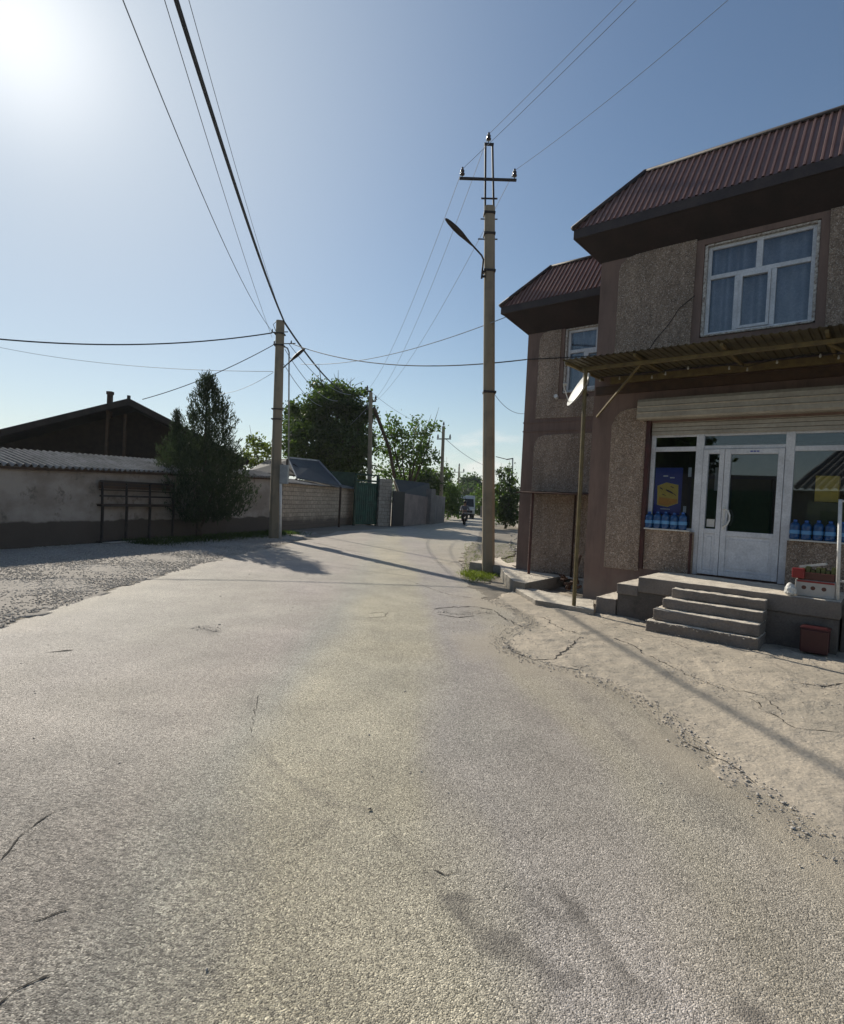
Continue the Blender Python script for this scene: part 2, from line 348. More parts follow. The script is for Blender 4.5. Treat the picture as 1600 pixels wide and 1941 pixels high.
# left wall: whitewashed adobe over a dark plinth
WALLDIR = Vector((4.8, 14.2, 0)).normalized()
q = NM('old_plaster'); z = q.zz(); edge = q.math('ADD', z, q.math('MULTIPLY', q.noise(1.6, 4), .22))
blot = q.ramp(q.noise(.9, 6, .62, vec=q.map((1, 1, 1.6))), [(.40, 0.0), (.60, 1.0)])
up = q.mix(blot, (.40, .345, .295), (.28, .235, .195)); up = q.mix(q.ramp(q.noise(2.6, 6, .7), [(.56, 0.0), (.66, .85)]), up, (.16, .135, .112))
lo = q.mix(q.noise(2.1, 5), (.125, .10, .08), (.085, .07, .058))
c = q.mix(q.ramp(edge, [(.74, 0.0), (.79, 1.0)]), lo, up)
M['adobe'] = q.done(c, .92, 0, q.bump(q.math('ADD', q.noise(9, 6, .65), q.math('MULTIPLY', blot, .5)), .03), .2)
def masonry(name, ax, bw, bh, c1, c2, mort, bump=.012, low=None):
    q = NM(name); v = q.plane(ax); b = q.n('ShaderNodeTexBrick'); q.set(b.inputs['Vector'], v)
    b.inputs['Scale'].default_value = 1.0; b.inputs['Brick Width'].default_value = bw; b.inputs['Row Height'].default_value = bh
    b.inputs['Mortar Size'].default_value = .014; b.inputs['Mortar Smooth'].default_value = .4
    b.inputs['Color1'].default_value = (*c1, 1); b.inputs['Color2'].default_value = (*c2, 1); b.inputs['Mortar'].default_value = (*mort, 1)
    nz = q.noise(11, 5, .7); c = q.mix(1.0, b.outputs['Color'], q.ramp(nz, [(.3, .68), (.7, 1.2)]), 'MULTIPLY')
    if low:
        e = q.math('ADD', q.zz(), q.math('MULTIPLY', q.noise(1.4, 4), .5)); c = q.mix(q.ramp(e, [(.62, 1.0), (.9, 0.0)]), c, low)
    h = q.math('SUBTRACT', q.math('MULTIPLY', nz, .8), b.outputs['Fac'])
    return q.done(c, .9, 0, q.bump(h, bump), .2)
BRD = Vector((2.09, 8.8, 0)).normalized()
M['block'] = masonry('pale_block_masonry', BRD, .42, .20, (.58, .45, .33), (.47, .36, .26), (.30, .24, .18), .02, (.17, .13, .10))
M['pillar'] = masonry('pillar_masonry', (.9, .3), .40, .22, (.42, .37, .31), (.34, .30, .25), (.2, .175, .15), .012)
q = NM('asbestos_sheet'); c = q.mix(q.ramp(q.noise(1.5, 6, .7), [(.36, 0.0), (.62, 1.0)]), (.30, .285, .265), (.17, .155, .14))
c = q.mix(q.ramp(q.noise(9, 5, .7), [(.5, 0.0), (.72, .7)]), c, (.09, .08, .07)); M['slate'] = q.done(c, .85, 0, q.bump(q.noise(40, 4), .004), .3)
M['gate'] = simple('green_gate_paint', (.022, .095, .062), (.014, .05, .036), 3, .5, .1, 40, .002)
M['greenf'] = simple('faded_green_fence', (.035, .075, .045), (.02, .045, .03), 3, .7, 0, 40, .002)
M['darkroof'] = simple('tarred_roof', (.020, .022, .026), (.035, .033, .033), 2, .7, 0, 20, .004)
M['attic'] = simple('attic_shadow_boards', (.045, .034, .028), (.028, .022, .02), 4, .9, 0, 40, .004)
M['skypanel'] = simple('grey_sheet_panel', (.085, .095, .105), (.06, .065, .075), 2, .5, .2, 20, .001)
M['plaster2'] = simple('pinkish_plaster', (.27, .215, .19), (.19, .15, .135), 1.6, .9, 0, 30, .01)
M['plaster3'] = simple('grey_plaster', (.22, .20, .185), (.15, .135, .125), 1.6, .9, 0, 30, .01)
M['trunk'] = simple('bark', (.10, .075, .055), (.055, .042, .032), 9, .95, 0, 30, .02)
M['whitewash'] = simple('whitewashed_bark', (.5, .48, .44), (.2, .17, .14), 9, .95, 0, 30, .02)
def leaf(name, c1, c2, tr=.35, rough=.5, trc=None):
    q = NM(name); a = q.attr('shade'); c = q.mix(a, c1, c2)
    b = q.n('ShaderNodeBsdfPrincipled'); q.set(b.inputs['Base Color'], c); b.inputs['Roughness'].default_value = rough; b.inputs['Specular IOR Level'].default_value = .35
    t = q.n('ShaderNodeBsdfTranslucent'); q.set(t.inputs[0], q.mix(1.0, c, trc or (1.5, 1.9, .7), 'MULTIPLY'))
    mx = q.n('ShaderNodeMixShader'); mx.inputs[0].default_value = tr; q.t.links.new(b.outputs[0], mx.inputs[1]); q.t.links.new(t.outputs[0], mx.inputs[2])
    q.t.links.new(mx.outputs[0], q.out.inputs[0]); return q.m
M['leaf_dark'] = leaf('mulberry_leaf', (.030, .046, .018), (.085, .112, .036), .45)
M['leaf_mid'] = leaf('bright_leaf', (.045, .075, .018), (.10, .14, .035), .42)
M['leaf_yel'] = leaf('yellow_green_leaf', (.07, .085, .02), (.15, .16, .04), .45)
M['needle'] = leaf('juniper_spray', (.022, .036, .018), (.062, .082, .040), .25, .7, (1.2, 1.3, .8))
M['leaf_far'] = leaf('far_leaf', (.05, .075, .045), (.085, .11, .06), .35)
M['grass'] = leaf('grass_blade', (.09, .11, .02), (.20, .21, .06), .4)
M['stone'] = simple('gravel_stone', (.58, .53, .47), (.33, .30, .265), 14, .85, 0, 60, 0)
M['skin'] = simple('skin', (.30, .17, .11), (.26, .14, .09), 5, .6, 0, 30, 0)
M['carwhite'] = simple('van_paint', (.50, .50, .50), (.42, .42, .42), 3, .35, 0, 30, 0)
M['carglass'] = plain('dark_windscreen', (.02, .022, .026), .12)
M['shirt'] = simple('grey_shirt', (.16, .16, .18), (.11, .11, .12), 6, .85, 0, 50, 0)
q = NM('lamp_glow'); em = q.n('ShaderNodeEmission'); em.inputs[0].default_value = (1, .97, .9, 1); em.inputs[1].default_value = 6.0
q.t.links.new(em.outputs[0], q.out.inputs[0]); M['glow'] = q.m

# ================================================================== SETTING
FD = np.array([-.7704, .6376, 0]); NB = np.array([-.6376, -.7704, 0]); G0 = gz(1128, 1165)     # shop frontage: s along it, d out of it
def S(s, d, z): p = G0-FD*s+NB*d; return Vector((p[0], p[1], z))
def sz(px, py, d):
    q = ipl(px, py, G0+NB*d, NB); return float((q-G0)@(-FD)), float(q[2])
def inpoly(X, Y, poly):
    ins = np.zeros(X.shape, bool); n = len(poly); j = n-1
    for i in range(n):
        xi, yi = poly[i][0], poly[i][1]; xj, yj = poly[j][0], poly[j][1]
        if yi != yj:
            ins ^= ((yi > Y) != (yj > Y)) & (X < (xj-xi)*(Y-yi)/(yj-yi)+xi)
        j = i
    return ins
def wob(X, Y, k, ph):          # cheap smooth wobble
    return (np.sin(X*k*1.3+ph)+np.sin(Y*k*1.7+ph*2.1)+np.sin((X+Y)*k*2.9+ph*.7)*.6+np.sin((X-1.3*Y)*k*5.1+ph*1.9)*.4+np.sin((X*1.7+Y)*k*9.7+ph)*.25)/3
def vnoise(x, y, k, seed=0):   # smooth value noise in -1..1
    x = np.asarray(x, float)*k+seed*17.3; y = np.asarray(y, float)*k+seed*31.7; xi = np.floor(x); yi = np.floor(y); fx = x-xi; fy = y-yi; fx = fx*fx*(3-2*fx); fy = fy*fy*(3-2*fy)
    def h(a, b):
        v = np.sin(a*127.1+b*311.7)*43758.5453; return v-np.floor(v)
    return 2*((h(xi, yi)*(1-fx)+h(xi+1, yi)*fx)*(1-fy)+(h(xi, yi+1)*(1-fx)+h(xi+1, yi+1)*fx)*fy)-1
def fbm(x, y, k, n=4, seed=0): return sum(vnoise(x, y, k*2.03**i, seed+i)*.52**i for i in range(n))
def dist_poly(X, Y, pts):
    D = np.full(X.shape, 1e9)
    for a, b in zip(pts[:-1], pts[1:]):
        ax, ay, bx, by = a[0], a[1], b[0], b[1]; L = (bx-ax)**2+(by-ay)**2+1e-12
        t = np.clip(((X-ax)*(bx-ax)+(Y-ay)*(by-ay))/L, 0, 1)
        D = np.minimum(D, np.hypot(X-ax-t*(bx-ax), Y-ay-t*(by-ay)))
    return D
def masked(name, mat, poly, patches, zf, wamp=.05, skirt=None, kind='structure', attrs=None):
    Vs = []; Fs = []; base = 0
    for (x0, x1, y0, y1, c) in patches:
        nx = int(round((x1-x0)/c)); ny = int(round((y1-y0)/c))
        xs = x0+np.arange(nx+1)*c; ys = y0+np.arange(ny+1)*c; X, Y = np.meshgrid(xs, ys)
        cx = (X[:-1, :-1]+c/2); cy = (Y[:-1, :-1]+c/2)
        mk = inpoly(cx+fbm(cx, cy, 2.2, 4, 1)*wamp*1.6, cy+fbm(cx, cy, 2.2, 4, 4)*wamp*1.6, poly)
        idx = np.arange((nx+1)*(ny+1)).reshape(ny+1, nx+1)
        q = np.stack([idx[:-1, :-1], idx[:-1, 1:], idx[1:, 1:], idx[1:, :-1]], -1)[mk]
        used, inv = np.unique(q.ravel(), return_inverse=True)
        xx = X.ravel()[used]; yy = Y.ravel()[used]
        Vs.append(np.stack([xx, yy, zf(xx, yy)], 1)); Fs.append(inv.reshape(-1, 4)+base); base += len(used)
    V = np.concatenate(Vs); Fq = np.concatenate(Fs)
    if skirt is not None:
        e = np.concatenate([Fq[:, [i, (i+1) % 4]] for i in range(4)]); key = e[:, 0].astype(np.int64)*len(V)+e[:, 1]; rk = e[:, 1].astype(np.int64)*len(V)+e[:, 0]
        bd = e[~np.isin(key, rk)]; vb = np.unique(bd); mp_ = -np.ones(len(V), int); mp_[vb] = len(V)+np.arange(len(vb))
        lo = V[vb].copy(); lo[:, 2] = skirt; V = np.concatenate([V, lo])
        Fq = np.concatenate([Fq, np.stack([bd[:, 1], bd[:, 0], mp_[bd[:, 0]], mp_[bd[:, 1]]], 1)])
    me = arr_mesh(name, V, Fq); o = link_mesh(name, me, mat); tag(o, kind=kind)
    for nm, fn in (attrs or {}).items():
        v_ = fn(V[:, 0], V[:, 1]).astype(np.float32)
        if v_.ndim == 2: a = me.attributes.new(nm, 'FLOAT_COLOR', 'POINT'); a.data.foreach_set('color', v_.ravel())
        else: a = me.attributes.new(nm, 'FLOAT', 'POINT'); a.data.foreach_set('value', v_)
    return o
# ground: one sheet to the horizon
gb = MB(); gb.pts([(-420, -160, 0), (420, -160, 0), (420, 760, 0), (-420, 760, 0)], [(0, 1, 2, 3)]); tag(gb.build('ground', M['ground']), kind='structure')
PXL = lambda L: [tuple(gz(*p)[:2]) for p in L]
left_edge = PXL([(843, 990), (790, 996), (742, 1001), (690, 1005), (640, 1008), (590, 1022), (519, 1038), (450, 1050), (375, 1070), (300, 1095), (150, 1138), (0, 1192)])
right_far = PXL([(915, 988), (914, 1003), (903, 1024), (882, 1046), (873, 1075), (884, 1106), (925, 1138)])
apron_edge = PXL([(925, 1138), (985, 1160), (1010, 1182), (950, 1208), (955, 1232), (1010, 1254), (1100, 1282), (1180, 1312), (1250, 1352), (1320, 1412), (1400, 1472), (1480, 1532), (1600, 1645)])
road_poly = [(16, 150), (9.2, 110), (3.6, 62)]+left_edge+[(-7, 3), (-10, -6), (9, -6), (9, 3), (4, 8)]+right_far[::-1]+[(6.6, 62), (12.5, 110), (20, 150)]
stain_px = [([(935, 1650), (960, 1675), (985, 1690), (1040, 1730)], .055, .95), ([(1030, 1680), (1080, 1715), (1120, 1770), (1165, 1830), (1215, 1890)], .07, .95), ([(860, 1715), (890, 1760), (940, 1800), (960, 1800)], .105, .95),
            ([(1010, 1820), (1060, 1860), (1095, 1858)], .09, .9), ([(1190, 1880), (1235, 1888)], .10, .95), ([(540, 1470), (590, 1505), (640, 1525)], .08, .35), ([(480, 1310), (475, 1400), (540, 1470), (640, 1525), (700, 1540), (745, 1590), (800, 1640), (860, 1730)], .05, .55),
            ([(0, 1560), (120, 1700), (260, 1900)], .55, .42), ([(200, 1450), (380, 1600)], .30, .22), ([(1420, 1930), (1450, 1935)], .06, .9), ([(385, 1188), (405, 1200)], .16, .8), ([(240, 1350), (420, 1370)], .22, .35), ([(60, 1560), (230, 1500)], .25, .3), ([(20, 1790), (240, 1740)], .15, .35),
            ([(830, 1155), (880, 1160), (940, 1165)], .14, .55), ([(1060, 1280), (1180, 1400), (1350, 1530)], .09, .28), ([(1350, 1530), (1560, 1700)], .10, .22), ([(600, 1560), (650, 1575)], .04, .4)]
stains = [([gz(*p)[:2] for p in L], w, a) for L, w, a in stain_px]
def f_stain(x, y):
    v = np.zeros_like(x)
    for L, w, a in stains:
        w = w*.55; a = min(1, a*.98)*np.clip(.72+.75*vnoise(x, y, 6, 5), .12, 1); d = dist_poly(x, y, L); v = np.maximum(v, a*np.clip(1.6-1.25*d/w*(1+.7*vnoise(x, y, 9)), 0, 1))
    return v
def f_dust(x, y):
    d = dist_poly(x, y, apron_edge); e = dist_poly(x, y, left_edge)
    n = wob(x, y, 3.1, 2)
    v = np.clip(1.25-d/np.maximum(.12, .42+.34*fbm(x, y, 1.3, 4, 7)), 0, 1)*.95+np.clip(1-e/np.maximum(.1, .45+.3*n), 0, 1)*.6
    b = np.clip(1-np.abs(x-1.1-.1*wob(x, y, 1.2, 5))/(.55), 0, 1)*.16     # pale dusty strip along the wheel tracks
    far = np.clip((y-9)/30, 0, .35)
    return np.clip(v+b+far, 0, 1)
TONES = [(-6, (.36, .32, .29)), (-2.2, (.385, .335, .305)), (-1.4, (.40, .345, .31)), (-.95, (.365, .345, .30)), (-.55, (.46, .41, .30)), (.05, (.45, .40, .295)), (.35, (.365, .325, .305)), (1.05, (.375, .33, .31)), (1.35, (.41, .36, .285)), (1.75, (.40, .35, .29)), (2.1, (.43, .375, .285)), (5, (.40, .35, .29))]
def f_tone(x, y):
    u = x+.055*(y-4)+.28*fbm(x, y*.35, .8, 4, 3); us = [t[0] for t in TONES]; m_ = (.94+.11*fbm(x, y, .7, 5, 8))
    return np.stack([np.interp(u, us, [t[1][k] for t in TONES])*m_ for k in range(3)]+[np.ones_like(u)], -1)
def f_ravel(x, y):
    d = dist_poly(x, y, [gz(-200, 1500)[:2], gz(60, 1640)[:2], gz(120, 1800)[:2], gz(40, 2100)[:2]])
    return np.clip(1.15-d/(1.0+.5*fbm(x, y, .9, 3, 4)), 0, 1)*.9+.10*np.clip(fbm(x, y, .6, 4, 6)+.2, 0, 1)
def zroad(x, y): return .006+.004*wob(x, y, 1.1, 6)*(y < 14)
masked('road', M['asphalt'], road_poly, [(-6, 6, 1, 5, .025), (-8, -6, 1, 5, .1), (6, 7, 1, 5, .1), (-8, 7, -1, 1, .1), (-8, 7, 5, 14, .05), (-8, 7, 14, 34, .125), (-6, 14, 34, 60, .25), (-4, 24, 60, 150, 1.0), (-10, 9, -6, -1, .5)], zroad, .05, None, attrs={'stain': f_stain, 'dust': f_dust, 'ravel': f_ravel, 'tone': f_tone})
apron_poly = apron_edge+[(4.5, .3), (8, -4), (16, -4)]+[tuple(S(14, -1.2, 0)[:2]), tuple(S(-.9, -1.4, 0)[:2]), tuple(S(-2.2, -2.0, 0)[:2])]
def zap(x, y):
    d = dist_poly(x, y, apron_edge)
    ter = fbm(x, y, .9, 5, 2); e_ = np.clip((d-.25)/.5, 0, 1); st = np.clip((ter+.12)*14, 0, 1)*.016+np.clip((fbm(x, y, 1.6, 4, 9)-.25)*16, 0, 1)*.010      # broken layers of old concrete
    return .006+.010*np.clip(d/.3, 0, 1)+st*e_+.006*wob(x, y, 1.4, 2)+.004*fbm(x, y, 9, 3, 5)
masked('pavement', M['apron'], apron_poly, [(0.2, 9, .2, 12.4, .035), (0, 16, -4, .2, .4)], zap, .075, 0.0)
gravel_poly = PXL([(0, 1190), (90, 1160), (200, 1122), (330, 1085), (420, 1060), (519, 1036), (600, 1010)])+[(-5.5, 26), tuple(np.array([-10.21, 13.7])+np.array([.32, .947])*10), (-10.21, 13.7), (-13, 6), (-9, 2)]
masked('gravel_verge', M['gravel_bed'], gravel_poly, [(-13.5, -3, 2, 26, .1)], lambda x, y: .003+.012*np.clip(wob(x, y, 1.7, 3)+.3, 0, 1), .12, 0.0)
masked('dirt_island', M['ground'], PXL([(905, 1022), (884, 1046), (874, 1075), (886, 1104), (935, 1108), (945, 1085), (942, 1062), (975, 1050), (968, 1015)]), [(0, 5, 9, 24, .06)], lambda x, y: .010+.03*np.clip(wob(x, y, 1.5, 2)+.3, 0, 1), .1, 0.0)

# cracks in the paving (open joints, dark)
def crack(px, w, z=.012, name='pavement_crack', sub=5):
    P = [gz(*p) for p in px]; pts = []
    for a, b in zip(P[:-1], P[1:]):
        L = np.linalg.norm(b-a); n = max(2, int(L/.05))
        for i in range(n):
            t = i/n; pts.append(a+(b-a)*t+np.array([random.gauss(0, 1), random.gauss(0, 1), 0])*min(.016, L*.03))
    pts.append(P[-1]); V = []; n = len(pts)
    for i, p in enumerate(pts):
        d = pts[min(i+1, n-1)]-pts[max(i-1, 0)]; nn = np.array([-d[1], d[0], 0])/(np.linalg.norm(d)+1e-9)
        ww = w*(.35+1.6*random.random()**2)*(1 if 0 < i < n-1 else .1)
        V += [p+nn*ww/2, p-nn*ww/2]
    for v in V: v[2] = z(v[0], v[1]) if callable(z) else z
    return V, [(2*i, 2*i+1, 2*i+3, 2*i+2) for i in range(n-1)]
def crackset(name, L, zf, label):
    b = MB()
    for px, w in L: V, Fs = crack(px, w, zf); b.pts(V, Fs)
    return tag(b.build(name, M['black'] if 0 else M['crack'], fix=False), kind='structure')
M['crack'] = simple('crack_fill', (.055, .048, .04), (.03, .027, .024), 20, .95, 0, 60, .002)
crackset('pavement_cracks', [([(955, 1218), (975, 1238), (1010, 1252), (1050, 1252), (1065, 1240), (1085, 1225), (1100, 1212)], .022), ([(985, 1165), (1030, 1172), (1065, 1195), (1100, 1208)], .012),
      ([(1160, 1212), (1200, 1225), (1222, 1243)], .022), ([(1230, 1248), (1290, 1275), (1360, 1310)], .010), ([(1080, 1262), (1100, 1270), (1120, 1262)], .01), ([(1500, 1300), (1555, 1305), (1600, 1298)], .018),
      ([(1290, 1405), (1345, 1432), (1400, 1462), (1440, 1495)], .014), ([(1130, 1180), (1180, 1195), (1260, 1215), (1330, 1245)], .006), ([(1420, 1330), (1500, 1390), (1590, 1400)], .010), ([(1350, 1300), (1450, 1330), (1480, 1360)], .006)],
      lambda x, y: float(zap(np.array([x]), np.array([y]))[0])+.003, '')
crackset('road_cracks', [([(0, 1635), (20, 1610), (35, 1590), (60, 1570), (85, 1552), (120, 1530)], .006), ([(-30, 1925), (0, 1905), (30, 1880), (70, 1860), (95, 1852)], .007), ([(60, 1750), (80, 1745), (110, 1732), (135, 1726)], .004), ([(492, 1315), (484, 1345), (476, 1392)], .004), ([(868, 1655), (845, 1662), (820, 1650)], .006),
      ([(820, 1155), (850, 1152), (900, 1150), (935, 1158)], .03), ([(830, 1165), (870, 1172), (900, 1168)], .035), ([(935, 1158), (960, 1175), (990, 1190)], .03), ([(705, 1540), (735, 1575), (760, 1600)], .003), ([(770, 1100), (850, 1128), (900, 1135)], .012),
      ([(805, 1065), (850, 1068), (880, 1064)], .02), ([(690, 1165), (735, 1160), (730, 1170), (695, 1172)], .010), ([(85, 1238), (110, 1236), (140, 1233)], .035), ([(560, 1020), (640, 1040), (700, 1050)], .02)],
      lambda x, y: float(zroad(np.array([x]), np.array([y]))[0])+.003, '')

# loose stones (stuff)
OCT = np.array([(1, 0, 0), (-1, 0, 0), (0, 1, 0), (0, -1, 0), (0, 0, 1), (0, 0, -1)], float)
OF = np.array([(0, 2, 4), (2, 1, 4), (1, 3, 4), (3, 0, 4), (2, 0, 5), (1, 2, 5), (3, 1, 5), (0, 3, 5)])
def stones(name, P, size, mat, kind='stuff', label=None, cat=None):
    n = len(P); sc = size[:, None, None]*RNG.uniform(.55, 1.25, (n, 6, 1))
    a = RNG.uniform(0, 6.28, n); ca, sa = np.cos(a), np.sin(a); V = OCT[None]*sc
    V[:, :, 2] *= .42; V += RNG.normal(0, .16, (n, 6, 3))*size[:, None, None]*np.array([1, 1, .5])
    X = V[:, :, 0]*ca[:, None]-V[:, :, 1]*sa[:, None]; Y = V[:, :, 0]*sa[:, None]+V[:, :, 1]*ca[:, None]
    V = np.stack([X, Y, V[:, :, 2]], -1)+P[:, None, :]
    Fq = (OF[None]+np.arange(n)[:, None, None]*6).reshape(-1, 3)
    o = link_mesh(name, arr_mesh(name, V.reshape(-1, 3), Fq, 3), mat); return tag(o, label, cat, None, kind)
n = 62000; X = RNG.uniform(-12.5, -3.2, n*3); Y = 6+RNG.uniform(0, 1, n*3)**1.3*15; k = inpoly(X+wob(X, Y, 2, 1)*.15, Y, gravel_poly); X, Y = X[k][:n], Y[k][:n]
dens = np.clip(.75+.8*wob(X, Y, 1.3, 3), .12, 1); k = RNG.uniform(0, 1, len(X)) < dens; X, Y = X[k], Y[k]
stones('gravel', np.stack([X, Y, np.full(len(X), .012)], 1), RNG.uniform(.006, .019, len(X))*(1+Y*.03), M['stone'])
E_ = apron_edge; P = []
for a, b in zip(E_[:-1], E_[1:]):
    a = np.array(a); b = np.array(b); L = np.linalg.norm(b-a)
    for i in range(int(L*260)):
        t = random.random(); p = a+(b-a)*t+RNG.normal(0, .085, 2)
        P.append((p[0], p[1], .014))
for L in ([(1240, 1250), (1310, 1290), (1370, 1315)], [(1470, 1360), (1540, 1385), (1600, 1395)], [(1100, 1265), (1200, 1320), (1300, 1400)], [(1500, 1300), (1600, 1310)], [(830, 1160), (880, 1165), (930, 1160)], [(960, 1170), (1000, 1195)], [(380, 1190), (412, 1200)], [(955, 1215), (990, 1245)]):
    W_ = [gz(*p) for p in L]
    for a, b in zip(W_[:-1], W_[1:]):
        for i in range(70): t = random.random(); p = a+(b-a)*t+np.append(RNG.normal(0, .075, 2), 0); P.append((p[0], p[1], .04 if p[0] > 2.4 else .012))
for i in range(900):
    p = S(random.uniform(-1, 4), random.uniform(.1, 3.2), .045); P.append(tuple(p))
for i in range(170):
    P.append((random.uniform(-4, 3), random.uniform(2, 14), .010))
P = np.array(P); stones('rubble', P, RNG.uniform(.003, .013, len(P))*np.where(RNG.uniform(0, 1, len(P)) > .96, 1.7, 1), M['rubble'] if 'rubble' in M else M['stone'])
P = np.array([gz(700, 1533, .015), gz(706, 1472, .012)]); stones('dark_pebbles', P, np.array([.014, .008]), M['black'])
# raised slab and kerb before the set-back wing
def slab(name, px, z, mat, extra):
    poly = [tuple(gz(p[0], p[1], z)[:2]) for p in px]+[tuple(S(*e, 0)[:2]) for e in extra]
    b = MB(); b.prism(poly, 0.001, z); return roughen(b.build(name, mat, bevel=.012), .035, .15, 5)
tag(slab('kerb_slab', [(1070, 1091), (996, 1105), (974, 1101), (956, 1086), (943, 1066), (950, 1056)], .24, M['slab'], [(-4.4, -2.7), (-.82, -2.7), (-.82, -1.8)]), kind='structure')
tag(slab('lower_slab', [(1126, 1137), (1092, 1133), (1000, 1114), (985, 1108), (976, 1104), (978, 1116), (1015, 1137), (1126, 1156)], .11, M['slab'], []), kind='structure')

# ================================================================== SHOP BUILDING
shop = empty('shop_building', S(0, -1.3, 0), 'two storey brown stuccoed shop with dark red ribbed roofs', 'building')
T = S
def holed(s0, s1, z0, z1, holes, d, th, name, mat, parent=None, label=None):
    ss = sorted(set([s0, s1]+[v for h in holes for v in h[:2]])); zs = sorted(set([z0, z1]+[v for h in holes for v in h[2:]]))
    ss = [v for v in ss if s0 <= v <= s1]; zs = [v for v in zs if z0 <= v <= z1]
    ns, nz = len(ss)-1, len(zs)-1
    def solid(i, j):
        if i < 0 or j < 0 or i >= ns or j >= nz: return False
        c, e = (ss[i]+ss[i+1])/2, (zs[j]+zs[j+1])/2
        return not any(h[0] < c < h[1] and h[2] < e < h[3] for h in holes)
    b = MB(); d1 = d-th
    for i in range(ns):
        for j in range(nz):
            if not solid(i, j): continue
            a0, a1, b0, b1 = ss[i], ss[i+1], zs[j], zs[j+1]
            b.quad(T(a0, d, b0), T(a1, d, b0), T(a1, d, b1), T(a0, d, b1)); b.quad(T(a1, d1, b0), T(a0, d1, b0), T(a0, d1, b1), T(a1, d1, b1))
            if not solid(i-1, j): b.quad(T(a0, d1, b0), T(a0, d, b0), T(a0, d, b1), T(a0, d1, b1))
            if not solid(i+1, j): b.quad(T(a1, d, b0), T(a1, d1, b0), T(a1, d1, b1), T(a1, d, b1))
            if not solid(i, j-1): b.quad(T(a0, d1, b0), T(a1, d1, b0), T(a1, d, b0), T(a0, d, b0))
            if not solid(i, j+1): b.quad(T(a0, d, b1), T(a1, d, b1), T(a1, d1, b1), T(a0, d1, b1))
    o = b.build(name, mat, parent, fix=False)
    if label: o['label'] = label
    return o
WD = -1.3; FDD = -2.5
OP = (.27, 4.75, .71, 3.30); UW = (1.0, 2.61, 4.70, 6.26)
holed(-.79, 8.5, 0, 6.36, [OP, UW], WD, .32, 'wall', M['render'], shop, 'brown rendered front wall of the projecting part')
b = MB(); b.box(-.79, -.49, -11, WD-.321, 0, 6.36, T); b.box(-.48, 8.5, -11, -10.7, 0, 6.36, T); b.box(8.2, 8.5, -10.69, WD-.33, 0, 6.36, T)
b.box(-.48, 8.19, -10.69, WD-.33, 3.75, 3.95, T); b.box(-.48, 8.19, -10.69, WD-.33, 6.36, 6.5, T); b.build('side_wall', M['render'], shop)
FW = (-2.05, -1.0, 4.21, 5.64)
holed(-2.96, -.80, 0.1, 5.65, [FW], FDD, .3, 'wall', M['render'], shop, 'brown rendered front wall of the set-back wing')
b = MB(); b.box(-2.96, -2.66, -11, FDD-.301, 0.1, 5.65, T); b.box(-2.65, -.8, -4.2, -4.0, 3.6, 5.65, T); b.box(-2.65, -.8, -3.99, FDD-.31, 3.6, 3.8, T); b.build('side_wall', M['render'], shop)
# rough stucco panels (proud of the smooth render)
def panel(poly, d, name='stucco_panel', mat=None, th=.022):
    b = MB(); b.prism([(p[0], p[1]) for p in poly], d+.001, d+th, lambda s, z, dd: T(s, dd, z)); return b.build(name, mat or M['stucco'], shop, bevel=.006)
panel([(-.44, 4.40), (.86, 4.40), (.88, 6.40), (-.14, 6.36), (-.30, 6.33), (-.40, 6.24), (-.44, 6.12)], WD)
panel([(2.74, 4.40), (5.2, 4.40), (5.2, 6.36), (2.72, 6.36)], WD)
panel([(-.41, .66), (.22, .66), (.22, 3.58), (-.12, 3.58), (-.26, 3.53), (-.35, 3.44), (-.41, 3.28)], WD)
panel([(-2.66, 3.70), (-1.0, 3.68), (-1.0, 4.10), (-2.13, 4.10), (-2.13, 5.74-.1), (-2.45, 5.64), (-2.58, 5.6), (-2.64, 5.5), (-2.66, 5.36)], FDD)
panel([(-2.66, .25), (-.85, .25), (-.85, 3.34), (-2.40, 3.32), (-2.55, 3.28), (-2.63, 3.18), (-2.66, 3.02)], FDD)
b = MB(); b.box(-2.97, -.82, FDD+.001, FDD+.02, 3.40, 3.43, T); b.box(-2.97, -.82, FDD+.001, FDD+.02, 3.60, 3.63, T); b.build('wall_trim', M['render'], shop, bevel=.004)
b = MB(); b.tube([T(.10, WD+.026, 4.45), T(.28, WD+.028, 4.75), T(.50, WD+.027, 5.0), T(.66, WD+.03, 5.25), T(.90, WD+.03, 5.42)], .006, 5); b.build('wall_line', M['black'], shop)  # thin dark diagonal line over the upper left stucco panel
